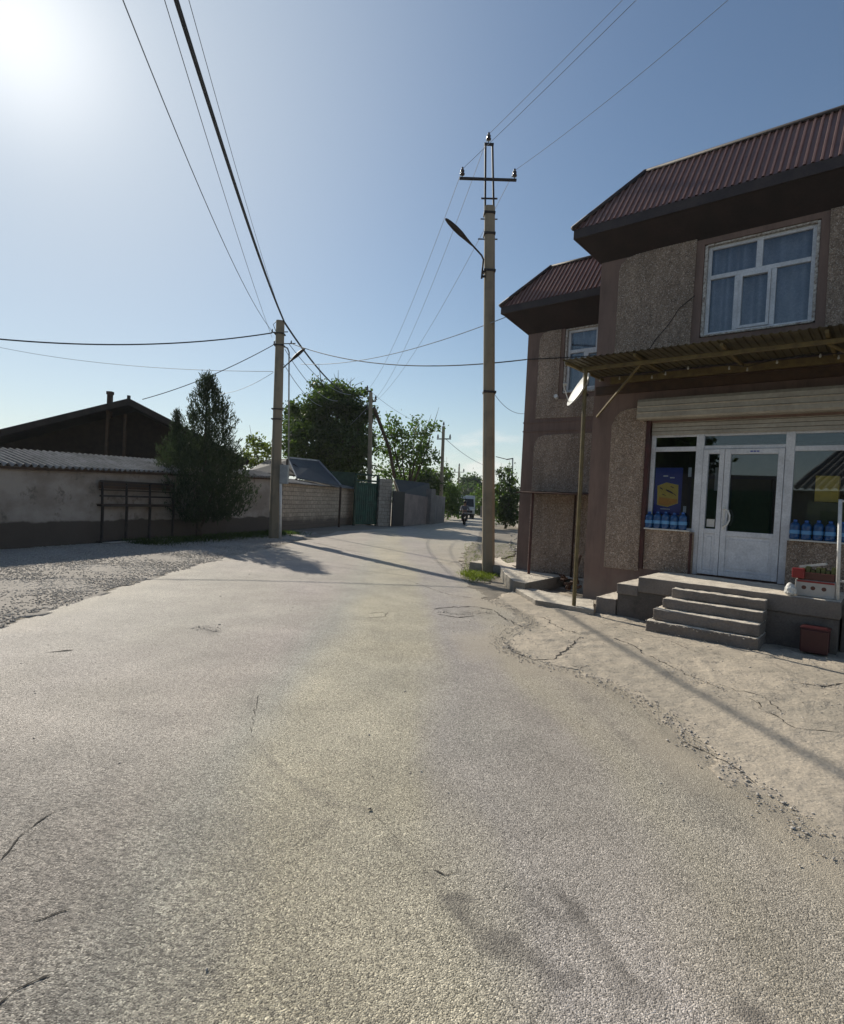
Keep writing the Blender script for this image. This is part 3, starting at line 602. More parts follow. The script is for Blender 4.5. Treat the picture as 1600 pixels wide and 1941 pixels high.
# roofs
def ribs(a0, a1, period=.105, amp=.026):
    L = []; x = a0
    while x < a1-1e-6:
        for u, h in ((0, 0), (.10, amp), (.36, amp), (.46, 0), (.995, 0)):
            if x+u*period <= a1: L.append((x+u*period, h))
        x += period
    L.append((a1, 0)); return L
def hiproof(s0, s1, d0, dback, z0, k, Hh, par, lab, shallow=.12):
    nrm = Vector((0, Hh, k)).normalized()
    b = MB(); Ls = ribs(s0, s1); prev = None
    def front(s, t, h): return T(s, d0-k*t+nrm.y*h, z0+Hh*t+nrm.z*h)
    P = []
    for s, h in Ls:
        t = min(1, max(0.0, (s-s0)/k)); P += [front(s, 0, h), front(s, t*.5, h), front(s, t, h)]
    b.pts(P, [(3*i, 3*i+3, 3*i+4, 3*i+1) for i in range(len(Ls)-1)]+[(3*i+1, 3*i+4, 3*i+5, 3*i+2) for i in range(len(Ls)-1)])
    P = []; Ld = ribs(0, d0-dback)
    for e, h in Ld:
        t = min(1, e/k); d = d0-e; P += [T(s0-nrm.y*h, d, z0+nrm.z*h), T(s0+k*t-nrm.y*h, d, z0+Hh*t+nrm.z*h)]
    b.pts(P, [(2*i, 2*i+1, 2*i+3, 2*i+2) for i in range(len(Ld)-1)])
    # shallow upper slope
    b.quad(T(s0+k, d0-k, z0+Hh), T(s1, d0-k, z0+Hh), T(s1, dback, z0+Hh+shallow), T(s0+k, dback, z0+Hh+shallow))
    o = b.build('roof', M['roof'], shop, fix=False); o['label'] = lab
    hb = MB(); hb.tube([T(s0-.02, d0+.02, z0+.03), T(s0+k, d0-k, z0+Hh+.035)], .045, 8); hb.tube([T(s0+k-.05, d0-k, z0+Hh+.03), T(s1, d0-k, z0+Hh+.03)], .04, 8)
    hb.build('ridge_cap', M['fascia'], o, smooth=True); return o
hiproof(-1.20, 8.8, -.90, -11.4, 6.91, .94, 1.20, 0, 'dark red ribbed metal roof over the projecting part')
hiproof(-3.47, -.82, -2.07, -11.4, 6.22, .80, 1.0, 0, 'dark red ribbed metal roof over the set-back wing')
def eave(s0, s1, d0, dw, sw, zt, zb, zw, dback):
    b = MB(); b.box(s0+.025, s1, d0-.03, d0, zb, zt, T); b.box(s0, s0+.024, dback, d0, zb, zt, T); b.build('fascia', M['fascia'], shop, bevel=.004)
    b = MB(); b.quad(T(s0+.02, d0-.02, zb+.004), T(s1, d0-.02, zb+.004), T(s1, dw-.01, zw), T(sw-.01, dw-.01, zw)); b.quad(T(s0+.02, d0-.02, zb+.004), T(sw-.01, dw-.01, zw), T(sw-.01, dback, zw), T(s0+.02, dback, zb+.004))
    b.build('soffit', M['soffit'], shop, fix=False)
eave(-1.20, 8.8, -.90, WD, -.79, 6.92, 6.745, 6.34, -11.2)
eave(-3.47, -.82, -2.07, FDD, -2.96, 6.23, 6.07, 5.63, -11.2)
# windows
def frame_rect(b, s0, s1, z0, z1, w, d0, d1):
    b.box(s0, s0+w, d0, d1, z0, z1, T); b.box(s1-w, s1, d0, d1, z0, z1, T); b.box(s0+w, s1-w, d0, d1, z0, z0+w, T); b.box(s0+w, s1-w, d0, d1, z1-w, z1, T)
def curtain(s0, s1, z0, z1, d, par, mat, amp=.055, fr=26):
    b = MB(); n = int((s1-s0)*60)
    b.sheet(lambda u, v: T(s0+(s1-s0)*u, d+amp*math.sin(fr*u*(s1-s0)+1.3*math.sin(5*u))+amp*.4*math.sin(41*u), z0+(z1-z0)*v), n, 2)
    return b.build('curtain', mat, par, smooth=True, fix=False)
def upper_window(s0, s1, z0, z1, wd, par, lab, lean=0):
    d1 = wd-.08; d0 = d1-.06
    sc = (z1-z0)/1.56; zt = z0+1.02*sc; ww = s1-s0
    o = MB(); frame_rect(o, s0, s1, z0, z1, .055, d0, d1); o.box(s0+.055, s1-.055, d0, d1+.004, zt-.035, zt+.035, T)
    m1, m2, mt = s0+ww*.30, s0+ww*.645, s0+ww*.50
    for mm in (m1, m2): o.box(mm-.035, mm+.035, d0, d1+.002, z0+.055, zt-.035, T)
    o.box(mt-.045, mt+.045, d0, d1+.002, zt+.035, z1-.055, T)
    w = o.build('window', M['pvc'], par, bevel=.006); w['label'] = lab
    f = MB(); frame_rect(f, m1+.037, m2-.037, z0+.057, zt-.037, .045, d0+.01, d1+.02); f.build('sash', M['pvc'], w, bevel=.005)
    f = MB(); frame_rect(f, m1+.10-.1+.0+.0-ww*.0, m1+.0001, z0, z0+.0001, 0, d0, d1) if 0 else None
    p = MB(); p.box(s0+.05, s1-.05, d0+.02, d0+.026, z0+.05, z1-.05, T); p.build('pane', M['glass_up'], w)
    e = MB(); e.box(s0-.045, s0-.001, wd-.15, wd-.02, z0, z1+.02, T); e.box(s1+.001, s1+.045, wd-.15, wd-.02, z0, z1+.02, T); e.box(s0, s1, wd-.15, wd-.02, z1+.001, z1+.03, T); e.box(s0-.02, s1+.02, wd-.12, wd+.03, z0-.03, z0-.001, T)
    e.build('reveal', M['foam'], w, bevel=.004)
    curtain(s0+.02, s1-.02, z0, z1+.1, wd-.30, w, M['curtain'])
    return w
upper_window(UW[0]+.05, UW[1]-.05, UW[2]+.035, UW[3]-.035, WD, shop, 'large white upper window with pale curtains')
upper_window(FW[0]+.05, FW[1]+.35, FW[2]+.035, FW[3]-.035, FDD, shop, 'smaller white upper window of the set-back wing')
# shopfront
DT = 2.83
for a in ((.275, 1.10, 1.42), (2.44, 4.74, 1.40)): lo = MB(); lo.box(a[0], a[1], WD-.20, WD+.005, .712, a[2], T); lo.build('stall_riser', M['stucco'], shop)
d0, d1 = WD-.14, WD-.07
fr = MB(); fr.box(.30, .37, d0, d1, 1.421, 3.10, T); fr.box(.371, 1.045, d0, d1, 2.80, 2.88, T); fr.box(.371, 1.045, d0, d1, 1.421, 1.48, T); fr.box(.371, 1.045, d0, d1, 3.05, 3.10, T)
fr.box(1.046, 1.165, d0-.01, d1+.01, .712, 3.10, T); fr.box(2.335, 2.455, d0-.01, d1+.01, .712, 3.10, T); fr.box(1.166, 2.334, d0, d1, DT, DT+.06, T); fr.box(1.166, 2.334, d0, d1, 3.05, 3.10, T)
fr.box(2.456, 4.70, d0, d1, 2.78, 2.86, T); fr.box(2.456, 4.70, d0, d1, 1.401, 1.46, T); fr.box(2.456, 4.70, d0, d1, 3.05, 3.10, T); fr.box(3.75, 3.82, d0, d1-.002, 1.461, 2.779, T); fr.box(4.66, 4.74, d0, d1-.004, 1.402, 3.1, T)
sf = fr.build('shop_window', M['pvc'], shop, bevel=.006); sf['label'] = 'white plastic framed shop window and door surround'
pn = MB(); dg = (d0+d1)/2
for a in ((.36, 1.05, 1.47, 2.81), (.36, 1.05, 2.87, 3.06), (1.16, 2.34, DT+.05, 3.06), (2.45, 3.755, 1.45, 2.79), (3.815, 4.67, 1.45, 2.79), (2.45, 4.67, 2.85, 3.06)): pn.box(a[0], a[1], dg-.003, dg+.003, a[2], a[3], T)
pn.build('pane', M['glass'], sf)
for a in ((.29, 1.04, 1.422), (2.46, 4.7, 1.402)): pn = MB(); pn.box(a[0], a[1], WD-.06, WD+.06, a[2], a[2]+.025, T); pn.build('sill', M['sill'], sf, bevel=.004)
def leafdoor(s0, s1, z0, z1, zm, st, lab, wide):
    b = MB(); dd0, dd1 = d0+.008, d1+.025
    b.box(s0, s0+st, dd0, dd1, z0, z1, T); b.box(s1-st, s1, dd0, dd1, z0, z1, T); b.box(s0+st, s1-st, dd0, dd1, z1-st, z1, T); b.box(s0+st, s1-st, dd0, dd1, z0, z0+st, T); b.box(s0+st, s1-st, dd0, dd1, zm-.04, zm+.04, T)
    b.box(s0+st, s1-st, dd0+.02, dd1-.018, z0+st, zm-.04, T); b.box(s0+st+.045, s1-st-.045, dd0+.02, dd1-.008, z0+st+.05, zm-.09, T)
    o = b.build('door', M['pvc'], shop, bevel=.006); o['label'] = lab
    g = MB(); g.box(s0+st-.003, s1-st+.003, dg-.002, dg+.004, zm+.035, z1-st+.003, T); g.build('pane', M['glass'], o); return o, dd1
dl, _ = leafdoor(1.170, 1.490, .735, DT-.004, 1.46, .075, 'narrow left door leaf of white plastic with a slim pane', 0)
dr, dfront = leafdoor(1.496, 2.330, .735, DT-.004, 1.44, .085, 'wide right door leaf of white plastic with a large pane', 1)
hz = 1.62; h_ = MB(); h_.tube([T(1.535, dfront, hz+.22), T(1.535, dfront+.05, hz+.23), T(1.60, dfront+.06, hz+.20), T(1.63, dfront+.06, hz+.12), T(1.63, dfront+.06, hz+.04), T(1.60, dfront+.06, hz-.04), T(1.535, dfront+.05, hz-.07), T(1.535, dfront, hz-.06)], .014, 8); h_.build('handle', M['white'], dr, smooth=True)
h_ = MB(); h_.box(1.522, 1.552, dfront+.001, dfront+.008, hz-.12, hz+.27, T); h_.build('handle_plate', M['white'], dr, bevel=.003)
h_ = MB()
for i in range(3): h_.box(1.86+i*.045, 1.895+i*.045, dfront+.001, dfront+.004, DT-.058, DT-.038, T)
h_.build('door_lettering', M['navy'], dr)
# roller shutter
b = MB(); prof = [(WD+.001, 3.34), (WD+.22, 3.34), (WD+.25, 3.37), (WD+.25, 3.44), (WD+.265, 3.455), (WD+.25, 3.47), (WD+.25, 3.54), (WD+.265, 3.555), (WD+.25, 3.57), (WD+.25, 3.64), (WD+.22, 3.69), (WD+.001, 3.70)]
n = len(prof); P = [T(s, d, z) for s in (.12, 4.9) for d, z in prof]; b.pts(P, [tuple(range(n))[::-1], tuple(range(n, 2*n))]+[(i, (i+1) % n, n+(i+1) % n, n+i) for i in range(n)])
sh = b.build('shutter_box', M['shutter'], shop)
b = MB()
for i in range(4): b.box(.31, 4.70, WD-.035, WD-.012, 3.085+i*.068, 3.085+i*.068+.062, T)
b.build('shutter_slats', M['shutter'], sh, bevel=.006)
b = MB(); b.box(.235, .30, WD-.06, WD+.05, .712, 3.335, T); b.build('shutter_guide', M['red_steel'], shop, bevel=.004)
b = MB(); b.box(1.047, 1.085, WD-.005, WD+.03, .712, 1.40, T); b.build('shutter_guide', M['red_steel'], shop, bevel=.004)
b = MB(); b.box(.27, 4.75, WD-.30, WD-.04, 3.102, 3.299, T); b.build('lintel_void', M['fascia'], shop)
# shop interior
b = MB(); b.box(-.4, 7.6, -6.5, WD-.33, .60, .70, T); b.box(-.4, 7.6, -6.6, -6.5, .70, 3.6, T); b.box(-.46, -.4, -6.5, WD-.33, .70, 3.6, T); b.box(-.4, 7.6, -6.5, WD-.33, 3.5, 3.6, T); b.build('shop_room', M['room'], shop)
b = MB(); b.box(-.4, 7.6, -4.6, -4.5, 4.0, 6.3, T); b.build('upper_room', M['roomdark'], shop)
b = MB()
for i in range(6): b.box(-.2+i*.9, .6+i*.9, -6.45, -6.1, .71, 2.6, T)
b.build('shelf_unit', M['olivep'], shop)
for (s, d, z) in ((1.42, -2.3, 3.42), (3.6, -3.6, 3.40), (3.6, -2.9, 3.40)):
    e = empty('ceiling_lamp', T(s, d, z), 'square lit ceiling lamp seen through the %s' % ({-2.3: 'light above the shop door', -3.6: 'right shop window, lower one', -2.9: 'right shop window, upper one'}[d]), 'ceiling lamp', 'lit lamps inside the shop')
    q = MB(); q.box(s-.13, s+.13, d-.13, d+.13, z+.03, z+.06, T); q.build('lamp_body', M['white'], e)
    q = MB(); q.box(s-.11, s+.11, d-.11, d+.11, z, z+.029, T); q.build('diffuser', M['glow'], e)
# poster hanging inside the left shop window
e = empty('poster', T(.72, WD-.2, 2.2), 'navy blue poster with orange and yellow picture behind the left shop window', 'poster')
q = MB(); q.box(.38, .84, WD-.125, WD-.121, 1.70, 2.52, T); q.build('sheet', M['navy'], e)
q = MB(); q.prism([(.44, 1.86), (.43, 2.20), (.58, 2.26), (.78, 2.22), (.79, 1.90), (.62, 1.83)], WD-.1205, WD-.1195, lambda s, z, d: T(s, d, z)); q.build('picture', M['yel'], e)
q = MB(); q.prism([(.46, 1.87), (.47, 2.00), (.77, 1.97), (.77, 1.91), (.62, 1.85)], WD-.119, WD-.1175, lambda s, z, d: T(s, d, z)); q.build('picture_band', M['orange'], e)
for (a, c_, r_, w_) in ((.50, 2.15, .03, 1.0), (.64, 2.10, .05, 1.4), (.73, 2.05, .028, .8), (.55, 2.04, .024, 1.6), (.68, 2.18, .022, 1.5)): q = MB(); q.prism([(a+r_*w_*math.cos(t*.785+c_), c_+r_*.8*math.sin(t*.785)) for t in range(7)], WD-.119, WD-.1175, lambda s, z, d: T(s, d, z)); q.build('picture_patch', M['darkp'], e)
for (a, a1, c_, c1) in ((.52, .60, 2.36, 2.385), (.63, .71, 2.335, 2.355), (.50, .66, 1.785, 1.80)): q = MB(); q.box(a, a1, WD-.1205, WD-.1195, c_, c1, T); q.build('lettering', M['wht'], e)
for (s, z, w, h, mt, nm, lb) in ((.93, 2.45, .05, .16, 'wht', 'paper_note', 'small white note stuck high inside the left shop window'), (.88, 1.80, .05, .12, 'wht', 'paper_note', 'small white note low inside the left shop window'), (.66, 1.62, .30, .14, 'sill', 'paper_sheet', 'pale sheet standing behind the blue bottles of the left window')):
    q = MB(); q.box(s-w/2, s+w/2, WD-.215, WD-.205, z-h/2, z+h/2, T); tag(q.build(nm, M[mt]), lb, 'paper')
q = MB(); q.box(1.27, 1.39, dg+.005, dg+.008, 1.53, 1.66, T); tag(q.build('paper_sticker', M['sill']), 'small pale sticker low on the slim pane of the narrow door leaf', 'sticker')
q = MB(); q.box(1.28, 1.40, WD-.45, WD-.43, 2.15, 2.55, T); tag(q.build('hanging_packet', M['sill']), 'grey packet hanging behind the slim pane of the narrow door leaf', 'packet')
q = MB(); q.box(2.72, 3.02, WD-.6, WD-.35, 2.02, 2.42, T); tag(q.build('carton', M['yel']), 'dim yellow carton standing inside the right shop window', 'carton')
q = MB(); q.box(2.65, 3.15, WD-.75, WD-.25, .75, 2.01, T); tag(q.build('display_shelf', M['olivep']), 'dark shelf inside the right shop window under the yellow carton', 'shelf')
# porch and steps
porch = empty('porch', T(1.9, -.6, 0), 'raised concrete porch with steps in front of the shop door', 'porch')
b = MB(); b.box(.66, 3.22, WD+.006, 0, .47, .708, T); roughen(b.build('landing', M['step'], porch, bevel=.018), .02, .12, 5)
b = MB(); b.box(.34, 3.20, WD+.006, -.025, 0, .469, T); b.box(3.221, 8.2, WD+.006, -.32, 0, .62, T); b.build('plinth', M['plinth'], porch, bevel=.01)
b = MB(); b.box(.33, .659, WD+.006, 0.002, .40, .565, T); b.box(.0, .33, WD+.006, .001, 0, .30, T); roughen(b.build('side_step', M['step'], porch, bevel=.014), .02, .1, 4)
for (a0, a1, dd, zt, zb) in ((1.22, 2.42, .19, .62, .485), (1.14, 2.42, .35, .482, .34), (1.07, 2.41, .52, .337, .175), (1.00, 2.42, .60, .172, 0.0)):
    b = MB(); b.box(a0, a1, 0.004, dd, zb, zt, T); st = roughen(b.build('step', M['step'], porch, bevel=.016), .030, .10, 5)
    if zb == 0: st['label'] = 'broken-edged bottom step'
P = np.array([tuple(T(random.uniform(1.0, 2.42), .60+random.uniform(-.05, .02), random.uniform(.13, .18))) for i in range(90)]); 
stones('step_chips', P, RNG.uniform(.008, .022, len(P)), M['stone'])
# canopy
can = empty('canopy', T(2, -.5, 4.1), None)
can.parent = shop; can.location = T(2, -.5, 4.1)-root_loc(shop); can['label'] = 'olive corrugated sheet canopy over the shopfront'
b = MB(); L = ribs(-.66, 6.5, .105, .016)
P = [T(s, dd, z+h) for s, h in L for dd, z in ((.36, 4.15), (WD+.01, 4.20))]; b.pts(P, [(2*i, 2*i+1, 2*i+3, 2*i+2) for i in range(len(L)-1)]); o = b.build('canopy_sheet', M['canopy'], can, fix=False)
so_ = o.modifiers.new('thickness', 'SOLIDIFY'); so_.thickness = .004
b = MB(); b.bar(T(-.45, .02, 4.05), T(6.5, .02, 4.05), .05, .06); b.bar(T(-.45, -1.22, 4.10), T(6.5, -1.22, 4.10), .06, .12)
for s in (-.62, .5, 1.7, 2.9, 4.1): b.bar(T(s, .30, 4.115), T(s, WD+.03, 4.14), .04, .045)
b.build('canopy_beam', M['yellow'], can, bevel=.003)
b = MB(); b.bar(T(.50, .02, 4.02), T(-.70, WD+.03, 3.46), .03); b.build('canopy_brace', M['yellow'], can)
b = MB(); b.bar(T(2.9, .02, 4.02), T(3.6, WD+.03, 3.8), .03); b.build('canopy_brace', M['yellow'], can)
b = MB(); b.box(-.75, 4.9, WD+.001, WD+.04, 3.86, 4.02, T); b.build('wall_board', M['timber'], can)
b = MB(); b.tube([T(-.33, .1, -.05), T(-.34, .09, 2.0), T(-.38, .05, 4.03)], .033, 10); b.tube([T(-.33, .1, .0), T(-.33, .1, .10)], .045, 10); po = b.build('canopy_post', M['yellow'], can, smooth=False)
b = MB(); b.tube([T(-.335, .08, .55), T(-.345, .04, .75), T(-.30, .02, .95)], .028, 6); b.build('cable_knot', M['rust'], po)
# string of lamps under the canopy
e = empty('light_string', T(0, -.15, 3.95), 'string of small unlit bulbs hanging under the canopy', 'light string')
pts = []; bl = []
for i in range(11):
    s = -.25+i*.37+.1*math.sin(i*4.1); z = 3.90+.03*math.sin(i*1.9); d = -.25-.12*math.sin(i*1.3); pts.append(T(s, d, z+.05)); bl.append((s, d, z))
q = MB(); q.tube(pts, .005, 5); q.build('cord', M['black'], e)
q0 = None
for s, d, z in bl:
    q = MB(); q.lathe([(.004, .035), (.009, .03), (.010, .015), (.016, .0), (.013, -.015), (.004, -.02)], tuple(T(s, d, z)), 8); q.build('bulb', M['shutter'], e, smooth=True)
# satellite dish on the canopy post
dc = T(-.52, -.15, 3.72); e = empty('satellite_dish', dc, 'white satellite dish seen edge-on behind the yellow canopy post', 'satellite dish')
ax = Vector((-.88, -.06, .44)).normalized(); xx = ax.orthogonal().normalized(); yy = ax.cross(xx)
def dishpt(u, v, off=0):
    r = .30*u; a = 2*math.pi*v; return dc+xx*(r*math.cos(a))+yy*(r*1.08*math.sin(a))+ax*(.075*(u*u)+off)
q = MB(); q.sheet(lambda u, v: dishpt(max(u, .001), v), 8, 32); q.sheet(lambda u, v: dishpt(max(u, .001), v, -.012), 8, 32); q.build('reflector', M['dish'], e, smooth=True, fix=False)
q = MB(); q.tube([dc-yy*.30+ax*.07, dc+ax*.34-yy*.05], .008, 6); q.tube([dc+ax*.34-yy*.05, dc+ax*.28-yy*.02], .028, 8); q.build('feed_arm', M['steelw'], e)
q = MB(); q.tube([dc-ax*.01, dc-ax*.12, T(-.37, .04, 3.6)], .018, 8); q.build('bracket', M['iron'], e)
# security camera and lean-to on the wing
p = T(-2.10, FDD+.03, 4.12); e = empty('wall_camera', p, 'small white camera on the wing wall below the upper window', 'security camera')
q = MB(); q.tube([p+Vector((-.06, -.06, .0)), p+Vector((-.10, -.12, .02))], .045, 10); q.build('housing', M['white'], e, smooth=False)
q = MB(); q.tube([p, p+Vector((-.06, -.06, .0))], .015, 6); q.build('mount', M['iron'], e)
lean = empty('lean_to', T(-1.9, -2.2, 0), 'rusty flat lean-to roof on thin posts beside the wing wall', 'lean-to')
b = MB(); b.hexa([T(-2.62, -1.75, 1.985), T(-.82, -1.75, 1.99), T(-.82, FDD+.03, 2.04), T(-2.62, FDD+.03, 2.035), T(-2.62, -1.75, 2.01), T(-.82, -1.75, 2.015), T(-.82, FDD+.03, 2.065), T(-2.62, FDD+.03, 2.06)]); b.build('sheet_roof', M['rust'], lean)
b = MB(); b.bar(T(-2.36, -2.02, .24), T(-2.36, -2.02, 2.0), .05); b.build('post', M['red_steel'], lean)
b = MB(); b.bar(T(-1.55, -2.40, .24), T(-1.55, -2.40, 2.03), .035); b.build('post', M['rust'], lean)
b = MB(); b.box(-1.25, -.83, FDD+.03, FDD+.06, .24, 1.97, T); tag(b.build('cellar_door', M['canopy'], base=T(-1, FDD, .24), bevel=.01), 'olive metal door under the lean-to roof', 'door')
b = MB(); q_ = [T(-1.35, -1.6, .12), T(-1.15, -1.5, .2), T(-1.2, -1.6, .36)]; 
for i in range(9): c0 = T(-1.15+random.uniform(-.18, .18), -1.45+random.uniform(-.12, .12), .1+random.uniform(0, .25)); b.bar(c0, c0+Vector((random.uniform(-.12, .12), random.uniform(-.12, .12), random.uniform(.02, .14))), .08, .04)
tag(b.build('broken_bricks', M['rust'], base=T(-1.15, -1.45, .1)), 'small heap of broken bricks between the yellow post and the shop corner', 'bricks')
# steps at the far side of the wing
e = empty('side_steps', T(-3.4, -3.6, 0), 'low concrete steps at the far corner of the set-back wing', 'steps')
for (a, dd0, dd1, z1_) in ((-3.75, -4.6, -3.15, .24), (-3.55, -5.0, -3.7, .42), (-3.4, -5.6, -4.4, .60), (-3.3, -6.4, -5.2, .78)):
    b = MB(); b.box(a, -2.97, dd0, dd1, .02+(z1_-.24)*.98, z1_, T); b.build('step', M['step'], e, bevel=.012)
# blue water bottles
def bottle(lab, p):
    e = empty('water_bottle', (0, 0, 0), lab, 'water bottle', 'blue water bottles standing on the shop window sills')
    q = MB(); q.lathe([(.05, 0), (.066, .006), (.068, .06), (.064, .07), (.068, .08), (.068, .14), (.064, .15), (.068, .16), (.067, .205), (.055, .235), (.028, .252), (.022, .264)], (0, 0, 0), 18); q.build('body', M['bottle'], e, smooth=True)
    q = MB(); q.lathe([(.024, .262), (.026, .264), (.026, .288), (.020, .292)], (0, 0, 0), 14); q.build('cap', M['cap'], e, smooth=False)
    q = MB(); q.lathe([(.0685, .082), (.0695, .084), (.0695, .136), (.0685, .138)], (0, 0, 0), 18); q.build('label_band', M['label'], e, smooth=True)
    return e
posl = [.36, .50, .635, .775, .915]; posr = [2.53, 2.675, 2.825, 2.97, 3.12]
ord_ = ['first', 'second', 'middle', 'fourth', 'fifth']
b0 = bottle('', None); first = True
for side, ps, zz in (('left', posl, 1.447), ('right', posr, 1.427)):
    for i, s in enumerate(ps):
        o = b0 if first else copy_tree(b0); first = False
        o.location = T(s, WD-.005+random.uniform(-.01, .01), zz); o.rotation_euler.z = random.uniform(0, 6)
        o['label'] = '%s blue water bottle from the left on the sill of the %s shop window' % (ord_[i], side)
        k = random.uniform(.96, 1.04); o.scale = (1, 1, k)
# goods on the landing
e = empty('goods_carton', T(2.9, -.25, .71), 'white and red printed carton at the right end of the porch', 'carton')
q = MB(); q.box(2.70, 3.14, -.42, -.12, .712, .93, T); q.build('box', M['card'], e, bevel=.008)
q = MB(); q.box(2.72, 3.13, -.1195, -.1175, .90, .925, T); q.build('red_band', M['redp'], e)
for s in (2.80, 2.90, 3.02): q = MB(); q.prism([(s+.028*math.cos(t*.785), .83+.028*math.sin(t*.785)) for t in range(8)], -.1195, -.1175, lambda s, z, d: T(s, d, z)); q.build('print_mark', M['darkp'], e)
e = empty('snack_carton', T(2.9, -.3, .93), 'open brown carton of packets stacked on the white and red carton', 'carton')
q = MB(); q.box(2.72, 3.12, -.42, -.14, .932, 1.03, T); q.build('box', M['darkp'], e, bevel=.006)
q = MB()
for i in range(7): s = 2.75+i*.055; q.box(s, s+.045, -.40, -.2, 1.031, 1.06+random.uniform(0, .06), T)
q.build('packets', M['olivep'], e)
q = MB(); q.box(2.66, 2.80, -.16, -.06, .95, 1.08, T); tag(q.build('red_packet', M['redp'], base=T(2.73, -.1, .95), bevel=.01), 'bright red packet leaning on the cartons of the porch', 'packet')
q = MB(); q.lathe([(.04, 0), (.065, .03), (.068, .08), (.05, .14), (.02, .17)], tuple(T(2.66, -.06, .712)), 14); tag(roughen(q.build('white_sack', M['sill'], base=T(2.66, -.06, .712), smooth=True), .07, .06, 2), 'small white sack at the left of the porch cartons', 'sack')
q = MB(); q.bar(T(2.73, -.30, 1.09), T(3.02, -.25, 1.16), .10, .03); tag(q.build('folded_bag', M['sill'], base=T(2.85, -.28, 1.1)), 'crumpled pale bag lying on top of the carton of packets', 'bag')
e = empty('display_stand', T(3.3, -.2, .71), 'white tubular display stand at the right edge of the porch', 'display stand')
q = MB(); q.tube([T(3.17, -.12, .709), T(3.13, -.12, 2.02)], .022, 10); q.build('upright', M['white'], e, smooth=True)
q = MB(); q.tube([T(4.0, -.36, .62), T(4.0, -.36, 2.02)], .022, 10); q.build('upright', M['white'], e, smooth=True)
for z in (.96, 2.0): q = MB(); q.tube([T(3.15, -.12, z), T(4.0, -.36, z)], .014, 8); q.build('crossbar', M['white'], e, smooth=True)
# red bin on the ground
p = T(2.98, .12, .045); e = empty('waste_bin', p, 'dark red plastic bin in the shade beside the porch steps', 'bin')
def binb(z0, z1, w0, w1):
    return [T(2.98+sx*w, .14+sy*w*.8, z) for z, w in ((z0, w0), (z1, w1)) for sx, sy in ((-1, -1), (1, -1), (1, 1), (-1, 1))]
q = MB(); q.hexa(binb(.045, .34, .150, .152)); q.build('body', M['binred'], e, bevel=.012)
q = MB(); q.hexa(binb(.341, .360, .160, .160)); q.hexa(binb(.361, .372, .15, .12)); q.build('lid', M['binred'], e, bevel=.006)

# ================================================================== POLES, LAMPS, WIRES
def rect_pole(b, p0, p1, w0, w1, dirx=(1, 0, 0)):
    p0 = Vector(tuple(p0)); p1 = Vector(tuple(p1)); x = Vector(dirx).normalized(); y = Vector((-x.y, x.x, 0)); P = []
    for p, w in ((p0, w0), (p1, w1)):
        c = w*.22
        for sx, sy in ((-1, -1), (1, -1), (1, 1), (-1, 1)):
            for (u, v) in (((w/2-c)*sx, w/2*sy), (w/2*sx, (w/2-c)*sy))[::(1 if sx*sy < 0 else -1)]: P.append(p+x*u+y*v*.85)
    return b.pts(P, [tuple(range(8))[::-1], tuple(range(8, 16))]+[(i, (i+1) % 8, 8+(i+1) % 8, 8+i) for i in range(8)])
def insulator(par, p, s=1.0, nm='insulator'):
    q = MB(); q.lathe([(.010*s, 0), (.010*s, .05*s), (.055*s, .055*s), (.062*s, .09*s), (.03*s, .10*s), (.05*s, .14*s), (.05*s, .165*s), (.025*s, .19*s), (.03*s, .22*s), (.008*s, .25*s)], tuple(p), 12)
    return q.build(nm, M['porcelain'], par, smooth=True)
def lampbody(b, a, c, w, h):
    """cobra-head lamp shell from its neck a to its tip c"""
    a = Vector(tuple(a)); c = Vector(tuple(c)); d = (c-a); L = d.length; d.normalize(); x = d.cross(Vector((0, 0, 1))).normalized(); y = x.cross(d); R = []
    prof = [(0, .28), (.08, .42), (.25, .62), (.45, .95), (.65, 1.0), (.85, .8), (.96, .5), (1, .15)]; n = 12; P = []
    for t, r in prof:
        for k in range(n):
            an = 2*math.pi*k/n; P.append(a+d*(L*t)+x*(w/2*r*math.cos(an))+y*(h/2*r*math.sin(an)*(1 if math.sin(an) > 0 else .6)))
    Fs = [(i*n+k, i*n+(k+1) % n, (i+1)*n+(k+1) % n, (i+1)*n+k) for i in range(len(prof)-1) for k in range(n)]+[tuple(range(n))[::-1], tuple((len(prof)-1)*n+k for k in range(n))]
    return b.pts(P, Fs)
# central pole
YC = 13.79; ip = lambda x, y, Y=YC: Vector(tuple(iy(x, y, Y)))
e = empty('utility_pole', ip(925.5, 1089), 'tall concrete power pole with a black steel top frame beside the kerb', 'utility pole')
b = MB(); rect_pole(b, ip(925.5, 1095), ip(928.3, 392), .30, .245); b.build('pole', M['pole'], e, bevel=.01)
b = MB(); tl, tr = ip(920.5, 272), ip(933.5, 272); bl_, br_ = ip(919.5, 408), ip(936, 408)
b.bar(bl_, tl, .045, .06); b.bar(br_, tr, .045, .06); b.bar(ip(918, 273), ip(936, 274), .05); b.build('top_frame', M['iron'], e)
b = MB(); b.bar(ip(871, 338), ip(979, 341.5), .055, .05); b.build('crossarm', M['iron'], e)
for a, c, w in (((912, 376), (943, 376.5), .03), ((911, 415), (943, 415.5), .022), ((906, 453), (943, 453.5), .024)): b = MB(); b.bar(ip(*a), ip(*c), w); b.build('cross_bolt', M['iron'], e)
for yy_ in (406, 445, 515, 744): b = MB(); c0 = ip(927.5, yy_); w = .275+.0001*(yy_-400); b.box(c0.x-w/2, c0.x+w/2, c0.y-w*.45, c0.y+w*.45, c0.z-.025, c0.z+.025); b.build('clamp_band', M['iron'], e)
INS_C = [ip(926, 270), ip(876, 336), ip(975, 339)]
for p in INS_C: insulator(e, p)
